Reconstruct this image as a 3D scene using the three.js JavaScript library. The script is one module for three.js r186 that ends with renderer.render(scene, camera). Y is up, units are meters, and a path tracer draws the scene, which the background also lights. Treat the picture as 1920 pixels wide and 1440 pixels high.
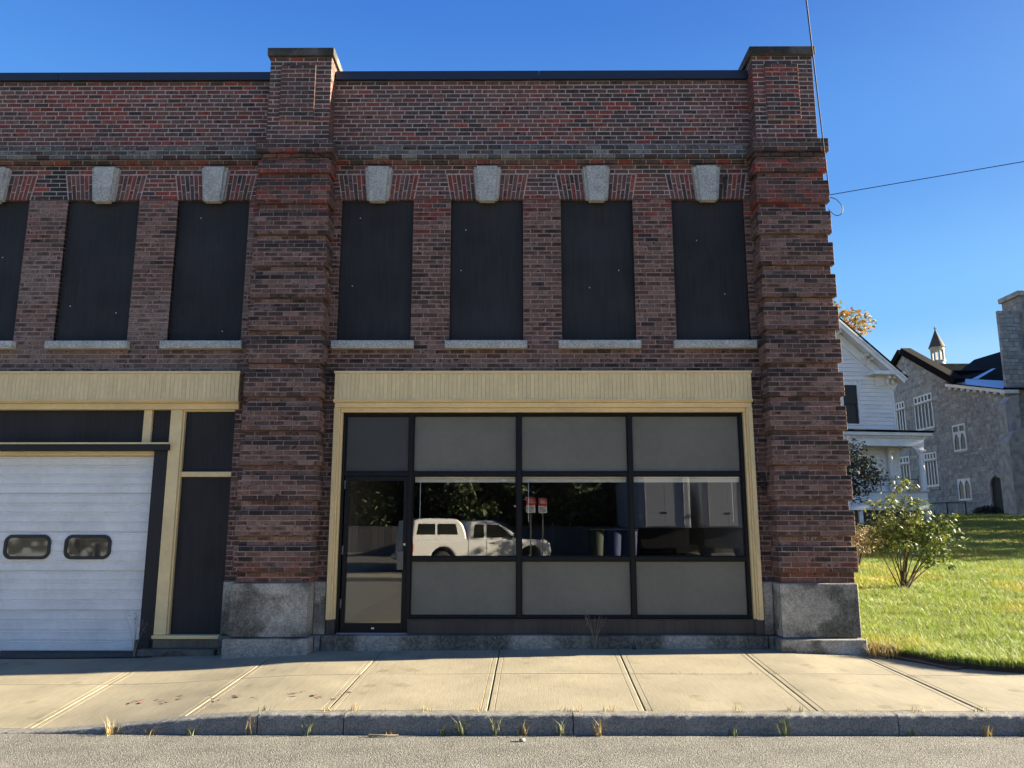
import * as THREE from 'three';
import { mergeGeometries } from 'three/addons/utils/BufferGeometryUtils.js';
import { FontLoader } from 'three/addons/loaders/FontLoader.js';
import { TextGeometry } from 'three/addons/geometries/TextGeometry.js';
import { RoundedBoxGeometry } from 'three/addons/geometries/RoundedBoxGeometry.js';

// ---------------------------------------------------------------- camera, sky, sun, exposure
const scene = new THREE.Scene();
const EXPOSURE = 6.7;
const renderer = new THREE.WebGLRenderer({ antialias: true });
renderer.setSize(1024, 768);
renderer.toneMapping = THREE.LinearToneMapping;
renderer.toneMappingExposure = EXPOSURE;
renderer.shadowMap.enabled = true;

const camera = new THREE.PerspectiveCamera(53.07, 4 / 3, 0.1, 600);
camera.position.set(0, 1.61, 10.6);
const PITCH = 10.3 * Math.PI / 180, YAW = 0.3 * Math.PI / 180;
const FWD = new THREE.Vector3(-Math.sin(YAW) * Math.cos(PITCH), Math.sin(PITCH), -Math.cos(YAW) * Math.cos(PITCH));
camera.lookAt(camera.position.clone().add(FWD));

const SUN_EL = 15 * Math.PI / 180, SUN_BACK = 0.085;              // low sun from the right, a little behind the wall
const SUN = new THREE.Vector3(Math.cos(SUN_EL), Math.sin(SUN_EL), -SUN_BACK * Math.cos(SUN_EL)).normalize();
const sun = new THREE.DirectionalLight(new THREE.Color().setRGB(1.0, 0.87, 0.65), 5.0);
sun.position.copy(SUN.clone().multiplyScalar(80));
sun.castShadow = true;
sun.shadow.mapSize.set(4096, 4096);
Object.assign(sun.shadow.camera, { left: -60, right: 60, top: 60, bottom: -60, near: 1, far: 220 });
scene.add(sun, sun.target);

{ // clear autumn sky: deep blue overhead, paler towards the horizon and round the sun; unseen lowest band brightened to light the shaded front
  const W = 512, H = 256, d = new Float32Array(W * H * 4);
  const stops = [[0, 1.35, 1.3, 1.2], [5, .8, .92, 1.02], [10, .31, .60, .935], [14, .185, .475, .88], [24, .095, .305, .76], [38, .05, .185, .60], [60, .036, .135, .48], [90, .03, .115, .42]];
  for (let j = 0; j < H; j++) for (let i = 0; i < W; i++) {
    const el = ((j + .5) / H - .5) * Math.PI, az = ((i + .5) / W - .5) * 2 * Math.PI;
    const e = Math.max(0, el * 180 / Math.PI);
    let k = 0; while (k < stops.length - 2 && e > stops[k + 1][0]) k++;
    const a = stops[k], b = stops[k + 1], t = Math.min(1, Math.max(0, (e - a[0]) / (b[0] - a[0]))), s = t * t * (3 - 2 * t);
    const cx = Math.cos(el) * Math.cos(az), cy = Math.sin(el), cz = Math.cos(el) * Math.sin(az);
    const ang = Math.acos(Math.min(1, Math.max(-1, cx * SUN.x + cy * SUN.y + cz * SUN.z))) * 180 / Math.PI;
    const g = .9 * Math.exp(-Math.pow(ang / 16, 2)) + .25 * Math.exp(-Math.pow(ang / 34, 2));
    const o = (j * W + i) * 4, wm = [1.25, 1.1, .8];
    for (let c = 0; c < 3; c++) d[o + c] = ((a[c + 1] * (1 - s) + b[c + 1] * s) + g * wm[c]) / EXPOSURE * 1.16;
    d[o + 3] = 1;
  }
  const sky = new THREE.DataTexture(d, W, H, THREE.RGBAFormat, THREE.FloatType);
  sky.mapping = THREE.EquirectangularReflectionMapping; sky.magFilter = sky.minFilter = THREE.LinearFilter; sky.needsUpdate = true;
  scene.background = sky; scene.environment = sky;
}

// ---------------------------------------------------------------- small tools
let seed = 20231;
const rnd = () => { seed = (seed + 0x6D2B79F5) | 0; let t = Math.imul(seed ^ (seed >>> 15), 1 | seed); t = (t + Math.imul(t ^ (t >>> 7), 61 | t)) ^ t; return ((t ^ (t >>> 14)) >>> 0) / 4294967296; };
const rr = (a, b) => a + (b - a) * rnd();
const pick = (a) => a[Math.floor(rnd() * a.length)];
const lerp = (a, b, t) => a + (b - a) * t;
const clamp = (x, a, b) => Math.min(b, Math.max(a, x));
const smooth = (a, b, x) => { const t = clamp((x - a) / (b - a), 0, 1); return t * t * (3 - 2 * t); };
const table = (pts, x) => { if (x <= pts[0][0]) return pts[0][1]; for (let i = 1; i < pts.length; i++) if (x <= pts[i][0]) return lerp(pts[i - 1][1], pts[i][1], (x - pts[i - 1][0]) / (pts[i][0] - pts[i - 1][0])); return pts[pts.length - 1][1]; };
const hash = (x, y, s) => { let h = Math.imul(x | 0, 374761393) ^ Math.imul(y | 0, 668265263) ^ Math.imul(s | 0, 2147483629); h = Math.imul(h ^ (h >>> 13), 1274126177); return ((h ^ (h >>> 16)) >>> 0) / 4294967296; };
function vnoise(x, y, p, s) { // tiling value noise of period p
  const xi = Math.floor(x), yi = Math.floor(y), fx = x - xi, fy = y - yi, u = fx * fx * (3 - 2 * fx), v = fy * fy * (3 - 2 * fy), m = (n) => ((n % p) + p) % p;
  return lerp(lerp(hash(m(xi), m(yi), s), hash(m(xi + 1), m(yi), s), u), lerp(hash(m(xi), m(yi + 1), s), hash(m(xi + 1), m(yi + 1), s), u), v);
}
function fbm(u, v, p, oct, s) { let a = 0, w = .5, t = 0; for (let o = 0; o < oct; o++) { a += w * vnoise(u * p, v * p, p, s + o); t += w; w *= .5; p *= 2; } return a / t; }
function tex(n, fn, srgb) {
  const d = new Uint8Array(n * n * 4);
  for (let j = 0; j < n; j++) for (let i = 0; i < n; i++) {
    const c = fn(i / n, j / n), o = (j * n + i) * 4, q = Array.isArray(c) ? c : [c, c, c];
    for (let k = 0; k < 3; k++) d[o + k] = clamp(q[k], 0, 1) * 255;
    d[o + 3] = 255;
  }
  const t = new THREE.DataTexture(d, n, n);
  t.wrapS = t.wrapT = THREE.RepeatWrapping; t.magFilter = THREE.LinearFilter; t.minFilter = THREE.LinearMipmapLinearFilter; t.generateMipmaps = true;
  if (srgb) t.colorSpace = THREE.SRGBColorSpace;
  t.needsUpdate = true; return t;
}
const rep = (t, r) => { const c = t.clone(); c.repeat.set(r, r); c.needsUpdate = true; return c; };
const col = (r, g, b) => new THREE.Color().setRGB(r, g, b);
function mat(c, rough, o = {}) { return new THREE.MeshStandardMaterial({ color: Array.isArray(c) ? col(...c) : c, roughness: rough, ...o }); }
function phys(c, rough, o = {}) { return new THREE.MeshPhysicalMaterial({ color: Array.isArray(c) ? col(...c) : c, roughness: rough, ...o }); }
const taken = {};
const numbered = (n) => { const k = taken[n] = (taken[n] ?? -1) + 1; return k ? n + '_' + String(k).padStart(3, '0') : n; };
function M(name, geo, m, parent) { const o = new THREE.Mesh(geo, m); o.name = parent === scene ? numbered(name) : name; o.castShadow = o.receiveShadow = true; parent.add(o); return o; }
function grp(name, parent, p = [0, 0, 0], turn = 0) { const g = new THREE.Group(); g.name = parent === scene ? numbered(name) : name; g.position.set(...p); g.rotation.y = turn; parent.add(g); return g; }
function tag(o, label, category, group) { o.userData.label = label; o.userData.category = category; if (group) o.userData.group = group; return o; }
function struct(o, label) { o.userData.kind = 'structure'; if (label) o.userData.label = label; return o; }
// uv in metres from the face each vertex belongs to
function uvm(g, s = 1, off = 0) {
  const p = g.attributes.position, n = g.attributes.normal, u = new Float32Array(p.count * 2);
  for (let i = 0; i < p.count; i++) {
    const ax = Math.abs(n.getX(i)), ay = Math.abs(n.getY(i)), az = Math.abs(n.getZ(i));
    let a, b; if (az >= ax && az >= ay) { a = p.getX(i); b = p.getY(i); } else if (ax >= ay) { a = p.getZ(i); b = p.getY(i); } else { a = p.getX(i); b = p.getZ(i); }
    u[2 * i] = a * s + off; u[2 * i + 1] = b * s + off * .61;
  }
  g.setAttribute('uv', new THREE.BufferAttribute(u, 2)); return g;
}
// box given by its extents, edges chamfered by c when c > 0
function bx(x0, x1, y0, y1, z0, z1, c = 0) {
  const w = x1 - x0, h = y1 - y0, d = z1 - z0;
  const g = c > 0 ? new RoundedBoxGeometry(w, h, d, 1, Math.min(c, w / 2.1, h / 2.1, d / 2.1)) : new THREE.BoxGeometry(w, h, d);
  g.translate((x0 + x1) / 2, (y0 + y1) / 2, (z0 + z1) / 2); return uvm(g, 1, rnd() * 7);
}
const flat = (gs) => mergeGeometries(gs.map((g) => { const q = g.index ? g.toNonIndexed() : g; for (const k of Object.keys(q.attributes)) if (!['position', 'normal', 'uv'].includes(k)) q.deleteAttribute(k); return q; }));
function extr(pts, depth, bevel = 0) { // outline in x,y pushed along +z
  const s = new THREE.Shape(pts.map((p) => new THREE.Vector2(...p)));
  return uvm(new THREE.ExtrudeGeometry(s, { depth: depth - 2 * bevel, bevelEnabled: bevel > 0, bevelThickness: bevel, bevelSize: bevel, bevelOffset: -bevel, bevelSegments: 1, steps: 1 }).translate(0, 0, bevel), 1, rnd() * 5);
}
function tube(pts, r, seg = 24, rad = 6) { return new THREE.TubeGeometry(new THREE.CatmullRomCurve3(pts.map((p) => p.isVector3 ? p : new THREE.Vector3(...p))), seg, r, rad); }
function taperTube(pts, r0, r1, seg = 8, rad = 5) {
  const g = tube(pts, 1, seg, rad), c = new THREE.CatmullRomCurve3(pts.map((p) => p.isVector3 ? p : new THREE.Vector3(...p))), p = g.attributes.position;
  for (let i = 0; i <= seg; i++) { const o = c.getPointAt(i / seg), r = lerp(r0, r1, i / seg); for (let j = 0; j <= rad; j++) { const k = i * (rad + 1) + j; p.setXYZ(k, o.x + (p.getX(k) - o.x) * r, o.y + (p.getY(k) - o.y) * r, o.z + (p.getZ(k) - o.z) * r); } }
  return g;
}

// ---------------------------------------------------------------- textures and materials
const tBrick = tex(1024, (u, v) => { // fire marks, specks and grain of hard-burnt brick, 1.6 m tile
  const b = fbm(u, v, 24, 4, 3), s = fbm(u, v, 70, 3, 17), f = hash(u * 1024, v * 1024, 5), l = fbm(u, v, 6, 3, 44);
  let k = .8 + .28 * (b - .5) + .16 * (f - .5) + .22 * (l - .5);
  k -= .55 * smooth(.62, .74, s) * smooth(.42, .6, b);
  return [k, k * (.985 + .03 * l), k * (.97 + .05 * b)];
}, true);
const tBrickBump = tex(512, (u, v) => .5 + .6 * (fbm(u, v, 40, 4, 8) - .5) - .3 * smooth(.62, .75, fbm(u, v, 60, 2, 18)), false);
const tMortar = tex(512, (u, v) => .85 + .3 * (fbm(u, v, 20, 4, 21) - .5) + .2 * (hash(u * 512, v * 512, 9) - .5), true);
const tConc = tex(1024, (u, v) => { // broomed pavement, 3 m tile
  const a = fbm(u, v, 5, 5, 31), f = hash(u * 1024, v * 1024, 2), br = vnoise(u * 300, v * 24, 300, 6), st = smooth(.66, .8, fbm(u, v, 9, 4, 77));
  const k = .84 + .2 * (a - .5) + .1 * (f - .5) + .07 * (br - .5) - .1 * st;
  return [k, k * .99, k * (.965 - .03 * st)];
}, true);
const tConcBump = tex(1024, (u, v) => .5 + .35 * (vnoise(u * 400, v * 30, 400, 6) - .5) + .4 * (hash(u * 1024, v * 1024, 12) - .5), false);
const tAsph = tex(1024, (u, v) => { // exposed chippings, 1.2 m tile
  const f = vnoise(u * 340, v * 340, 340, 1), g = vnoise(u * 180, v * 180, 180, 2), a = fbm(u, v, 4, 4, 3);
  const k = .62 + .55 * (f - .5) + .4 * (g - .5) + .22 * (a - .5) + .3 * smooth(.78, .95, f);
  return [k * 1.01, k, k * .96];
}, true);
const tAsphBump = tex(1024, (u, v) => .5 * vnoise(u * 340, v * 340, 340, 1) + .5 * vnoise(u * 180, v * 180, 180, 2), false);
const tGran = tex(1024, (u, v) => { // grey granite with weather stains, 1.5 m tile
  const a = fbm(u, v, 6, 5, 61), b = fbm(u, v, 90, 2, 63), f = hash(u * 1024, v * 1024, 8), d = smooth(.52, .72, fbm(u, v, 4, 5, 90));
  const k = .78 + .34 * (a - .5) + .3 * (b - .5) + .16 * (f - .5) - .26 * d;
  return [k, k * .995, k * (.985 - .02 * d)];
}, true);
const tKerb = tex(1024, (u, v) => { const b = fbm(u, v, 110, 3, 263), a = fbm(u, v, 5, 4, 261), f = hash(u * 1024, v * 1024, 28); const k = .72 + .16 * (a - .5) + .5 * (b - .5) + .24 * (f - .5); return [k, k, k * .985]; }, true);
const tGranBump = tex(512, (u, v) => .6 * fbm(u, v, 60, 3, 63) + .4 * fbm(u, v, 12, 3, 64), false);
const tPaint = tex(1024, (u, v) => { // weathered paint: faint brush lines, grime specks, 2 m tile
  const a = fbm(u, v, 5, 4, 11), st = vnoise(u * 160, v * 7, 160, 14), sp = smooth(.74, .8, vnoise(u * 210, v * 210, 210, 15)) * smooth(.55, .7, fbm(u, v, 12, 3, 19));
  const k = .93 + .1 * (a - .5) + .05 * (st - .5) - .25 * sp;
  return [k, k * .995, k * .98];
}, true);
const tClean = tex(512, (u, v) => { const a = fbm(u, v, 5, 5, 111), b = fbm(u, v, 40, 3, 112); const k = .92 + .12 * (a - .5) + .06 * (b - .5); return [k, k, k * .99]; }, true);
const tBoard = tex(1024, (u, v) => { // black painted plywood: dull patches, runs, few pale nicks, 2 m tile
  const a = fbm(u, v, 4, 5, 51), st = vnoise(u * 120, v * 5, 120, 54), n = smooth(.965, .985, vnoise(u * 120, v * 90, 120, 55)) * smooth(.6, .7, fbm(u, v, 5, 2, 57));
  const k = .62 + .3 * (a - .5) + .12 * (st - .5) + .5 * n;
  return [k, k, k];
}, true);
const tStone = tex(1024, (u, v) => { const a = fbm(u, v, 8, 5, 71), f = hash(u * 1024, v * 1024, 3); const k = .82 + .36 * (a - .5) + .14 * (f - .5); return [k, k * .995, k * .98]; }, true);
const tSoil = tex(1024, (u, v) => { // turf seen from afar, 4 m tile
  const a = fbm(u, v, 6, 5, 81), b = fbm(u, v, 60, 3, 82), f = hash(u * 1024, v * 1024, 4), d = smooth(.5, .7, fbm(u, v, 9, 4, 84));
  const k = .7 + .35 * (a - .5) + .5 * (b - .5) + .3 * (f - .5);
  return [k * (1 + .14 * d), k * (1 + .03 * d), k * .75];
}, true);
const tGlass = tex(256, (u, v) => fbm(u, v, 2, 3, 200), false);

const R1 = 1 / 1.6, RC = 1 / 3, RA = 1 / 1.2, RG = 1 / 1.5, RP = .5;
const mBrick = mat([1, 1, 1], .92, { map: rep(tBrick, R1), bumpMap: rep(tBrickBump, 1 / .8), bumpScale: .003, vertexColors: true });
const mMortarUp = mat([.60, .49, .42], .95, { map: rep(tMortar, 1 / .6), bumpMap: rep(tMortar, 1 / .3), bumpScale: .003 });
const mMortar = mat([.53, .36, .295], .95, { map: rep(tMortar, 1 / .6), bumpMap: rep(tMortar, 1 / .3), bumpScale: .003 });
const mConc = mat([.36, .325, .235], .93, { map: rep(tConc, RC), bumpMap: rep(tConcBump, 1 / 1.5), bumpScale: .0022 });
const mConcOld = mat([.60, .56, .47], .95, { map: rep(tGran, .5), bumpMap: rep(tConcBump, 1), bumpScale: .003 });
const mAsph = mat([.33, .33, .315], .95, { map: rep(tAsph, RA), bumpMap: rep(tAsphBump, RA), bumpScale: .012 });
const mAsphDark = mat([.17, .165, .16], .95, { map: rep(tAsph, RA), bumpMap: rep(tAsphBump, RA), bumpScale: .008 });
const mGran = mat([.58, .55, .475], .9, { map: rep(tGran, RG), bumpMap: rep(tGranBump, 1 / .7), bumpScale: .004 });
const mGranKerb = mat([.36, .355, .335], .9, { map: rep(tKerb, 1 / .9), bumpMap: rep(tGranBump, 1 / .4), bumpScale: .004 });
const mKey = mat([.84, .82, .76], .9, { map: rep(tKerb, .9), bumpMap: rep(tGranBump, 1 / .5), bumpScale: .003 });
const mCap = mat([.16, .155, .14], .93, { map: rep(tGran, RG), bumpMap: rep(tGranBump, 1), bumpScale: .004 });
const mCream = mat([.92, .70, .36], .55, { map: rep(tClean, RP), bumpMap: rep(tPaint, 1), bumpScale: .0008 });
const mCream2 = mat([.89, .67, .34], .58, { map: rep(tClean, RP), bumpMap: rep(tPaint, 1), bumpScale: .0008 });
const mCream3 = mat([.90, .68, .35], .56, { map: rep(tClean, RP), bumpMap: rep(tPaint, 1), bumpScale: .0008 });
const mBlack = mat([.055, .053, .054], .85, { map: rep(tBoard, RP), bumpMap: rep(tBoard, 1), bumpScale: .0006 });
const mTrim = mat([.032, .031, .033], .7, { map: rep(tBoard, RP) });
const mCoping = mat([.020, .024, .038], .38, { metalness: .2 });
const mAlu = phys([.007, .007, .0075], .5, { specularIntensity: .45 });
const mPanel = mat([.18, .17, .135], .7, { map: rep(tClean, RP) });
const mPanelDark = mat([.058, .056, .05], .6, { map: rep(tClean, RP) });
const mKick = mat([.125, .102, .09], .6, { map: rep(tBoard, RP) });
const mWhite = mat([.88, .88, .87], .45, { map: rep(tClean, RP) });
const mWhiteWood = mat([.88, .88, .87], .6, { map: rep(tClean, RP) });
const mDarkIn = mat([.30, .28, .25], .9), mCarpet = mat([.11, .10, .095], 1);
const mIron = mat([.03, .025, .022], .7);
const mBlind = mat([.78, .77, .70], .6);
const mGlass = phys([1, 1, 1], .0, { transmission: 1, thickness: 0, ior: 2.3, bumpMap: rep(tGlass, .45), bumpScale: .0006 });
const mGlassFar = phys([.012, .013, .015], .25, { ior: 1.35 });
const mWire = mat([.015, .015, .018], .6);
const mStone = mat([1, 1, 1], .93, { map: rep(tStone, .5), vertexColors: true });
const mStoneTrim = mat([.50, .49, .465], .92, { map: rep(tStone, .5) });
const mStoneCore = mat([.35, .345, .33], .95, { map: rep(tStone, .5) });
const mShingle = phys([.016, .016, .018], 1, { map: rep(tAsph, .8), specularIntensity: .25 });
const mShingleBrown = mat([.16, .14, .12], .85, { map: rep(tAsph, .6) });
const mMetalRoof = mat([.42, .46, .52], .35, { metalness: .6 });
const mLawn = mat([.235, .265, .05], .98, { map: rep(tSoil, .25), bumpMap: rep(tSoil, .5), bumpScale: .05 });
const mSoil = mat([.07, .05, .032], 1, { map: rep(tMortar, 1) });
const leafMat = (c, t = .35) => phys(c, .75, { transmission: t, thickness: 0, side: THREE.DoubleSide, vertexColors: true });
const mBark = mat([.09, .07, .055], .95, { map: rep(tStone, 1.3) });

// ---------------------------------------------------------------- ground, road, pavement, kerb
const kerbF = (x) => lerp(-.205, -.05, smooth(-4.5, -2.1, x));                   // pavement height along the kerb: dropped at the garage
const backB = (x) => table([[-12, -.09], [-5.2, -.085], [-3.7, -.07], [-2.6, -.012], [-1, 0], [2.8, .012], [3.4, .02], [4.5, -.03], [7, -.03]], x);
const paveY = (x, z) => lerp(backB(x), kerbF(x), clamp(z / 3.3, -.1, 1)) + .004 * Math.sin(x * 1.3 + z);
function sheet(x0, x1, z0, z1, nx, nz, hf, xf, zfn) {
  const g = new THREE.PlaneGeometry(1, 1, nx, nz), p = g.attributes.position, uv = g.attributes.uv;
  for (let i = 0; i < p.count; i++) {
    let u = p.getX(i) + .5, v = .5 - p.getY(i), x = xf ? xf(u) : lerp(x0, x1, u), z = zfn ? zfn(x, v) : lerp(z0, z1, v);
    p.setXYZ(i, x, hf(x, z), z); uv.setXY(i, x, z);
  }
  g.computeVertexNormals(); return g;
}
struct(M('ground', sheet(-220, 220, -220, 220, 40, 40, () => -.62), mLawn, scene), 'flat ground reaching the horizon');
const roadY = (x, z) => -.21 + .06 * (1 - Math.pow((z - 9) / 5.6, 2)) * (z < 14.6 ? 1 : 0);
struct(M('road', sheet(-90, 90, 3.3, 14.7, 60, 16, roadY), mAsph, scene), 'worn grey asphalt street along the kerb');
struct(M('parking_lot', sheet(-60, 60, 16.6, 60, 10, 10, () => -.1), mAsphDark, scene), 'asphalt lot across the street');
{
  const far = struct(grp('far_pavement', scene), 'concrete pavement across the street');
  for (let k = -12; k < 14; k++) M('slab', bx(k * 2.4, k * 2.4 + 2.388, -.3, -.08 + rr(-.003, .003), 14.86, 16.58, .01), mConc, far);
  const fk = struct(grp('far_kerb', scene), 'granite kerb across the street');
  for (let k = -12; k < 14; k++) M('kerb_stone', bx(k * 2.4 + .6, k * 2.4 + 2.99, -.4, -.085, 14.68, 14.85, .012), mGranKerb, fk);
}
{ // pavement slabs, 5 ft squares in two rows, tooled edges and open joints
  const pave = struct(grp('pavement', scene), 'tan concrete pavement of square slabs');
  const back = [-13.6, -10.6, -7.7, -4.66, -3.12, -1.74, -.21, 1.32, 2.92, 4.36, 5.9, 7.4, 8.9, 10.4, 11.9, 13.4, 14.9];
  const front = [-13.2, -10.2, -7.3, -4.36, -2.98, -1.70, -.26, 1.16, 2.70, 4.19, 5.7, 7.2, 8.7, 10.2, 11.7, 13.2, 14.7];
  const bed = sheet(-14, 15, -.3, 3.3, 60, 6, (x, z) => paveY(x, z) - .035);
  M('joint_bed', bed, mSoil, pave);
  const zs = [[-.25, 1.66], [1.668, 3.262]];
  const jx = (i, z) => lerp(back[i], front[i], clamp(z / 3.3, 0, 1));
  for (let i = 0; i < back.length - 1; i++) for (let r = 0; r < 2; r++) {
    const w = back[i + 1] - back[i], [z0, z1] = zs[r], d = z1 - z0, tilt = rr(-.004, .004), lift = rr(-.003, .003), gap = rr(.004, .008);
    const us = [0, 0, .008, .055, .060, .065], ho = [-.06, -.004, 0, 0, -.0035, 0];
    const U = [], HU = []; us.forEach((q, k) => { U.push((gap + q) / w); HU.push(ho[k]); });
    for (let k = 1; k < 5; k++) { U.push(k / 5); HU.push(0); }
    for (let k = us.length - 1; k >= 0; k--) { U.push(1 - (gap + us[k]) / w); HU.push(ho[k]); }
    const V = [0, 0, .01 / d, .25, .5, .75, 1 - .01 / d, 1, 1], HV = [-.06, -.008, 0, 0, 0, 0, 0, -.008, -.06];
    const pos = [], uv = [], idx = [];
    for (let b = 0; b < V.length; b++) for (let a = 0; a < U.length; a++) {
      const z = lerp(z0, z1, V[b]), x = lerp(jx(i, z), jx(i + 1, z), U[a]);
      pos.push(x, paveY(x, z) + Math.min(HU[a], HV[b]) + lift + tilt * (U[a] - .5), z); uv.push(x + i * 1.37, z + r * 2.2 + i * .71);
    }
    for (let b = 0; b < V.length - 1; b++) for (let a = 0; a < U.length - 1; a++) { const k = b * U.length + a; idx.push(k, k + U.length, k + 1, k + 1, k + U.length, k + U.length + 1); }
    const g = new THREE.BufferGeometry(); g.setAttribute('position', new THREE.Float32BufferAttribute(pos, 3)); g.setAttribute('uv', new THREE.Float32BufferAttribute(uv, 2)); g.setIndex(idx);
    const h = g.toNonIndexed(); h.computeVertexNormals(); M('slab', h, mConc, pave);
  }
  const kerb = struct(grp('kerb', scene), 'grey granite kerb dropping to the garage entrance');
  const ks = [-13.5, -11, -8.6, -6.6, -4.5, -2.28, -1.52, .50, 3.35, 6.1, 8.6, 11, 14.8];
  for (let i = 0; i < ks.length - 1; i++) {
    const a = ks[i] + .005, b = ks[i + 1] - .005, n = Math.max(12, Math.round((b - a) / .035));
    const prof = [[-.45, 3.266], [0, 3.268], [.003, 3.30], [0, 3.395], [-.014, 3.412], [-.05, 3.416], [-.1, 3.419], [-.45, 3.425]];   // [height under top, z]
    const pos = [], uv = [], idx = [];
    for (let s = 0; s <= n; s++) prof.forEach(([h, z], k) => {
      const x = lerp(a, b, s / n), t = kerbF(x) + .004, rough = k === 3 || k === 4 ? rr(-.004, .003) : k > 4 ? rr(-.003, .003) : 0;
      pos.push(x, h < -.4 ? -.5 : t + h + (k < 5 ? rr(-.002, .002) : 0) + rough * .5, z + rough); uv.push(x, z - h);
    });
    const m = prof.length;
    for (let s = 0; s < n; s++) for (let k = 0; k < m - 1; k++) { const q = s * m + k; idx.push(q, q + 1, q + m, q + 1, q + m + 1, q + m); }
    for (const e of [0, n]) { const q = pos.length / 3; for (let k = 0; k < m; k++) { const f = (e * m + k) * 3; pos.push(pos[f], pos[f + 1], pos[f + 2]); uv.push(pos[f + 2], pos[f + 1]); } for (let k = 1; k < m - 1; k++) e ? idx.push(q, q + k, q + k + 1) : idx.push(q, q + k + 1, q + k); }
    const g = new THREE.BufferGeometry(); g.setAttribute('position', new THREE.Float32BufferAttribute(pos, 3)); g.setAttribute('uv', new THREE.Float32BufferAttribute(uv, 2)); g.setIndex(idx); g.computeVertexNormals();
    M('kerb_stone', g, mGranKerb, kerb);
  }
  struct(M('asphalt_strip', sheet(-13, -4.72, -.2, .26, 60, 4, (x, z) => paveY(x, z) + .012 + .006 * vnoise(x * 5, z * 9, 999, 4), null, (x, v) => lerp(-.2, .24 + .05 * vnoise(x * 3, 1, 999, 8), v)), mAsphDark, scene), 'dark asphalt strip under the garage door');
}

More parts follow.
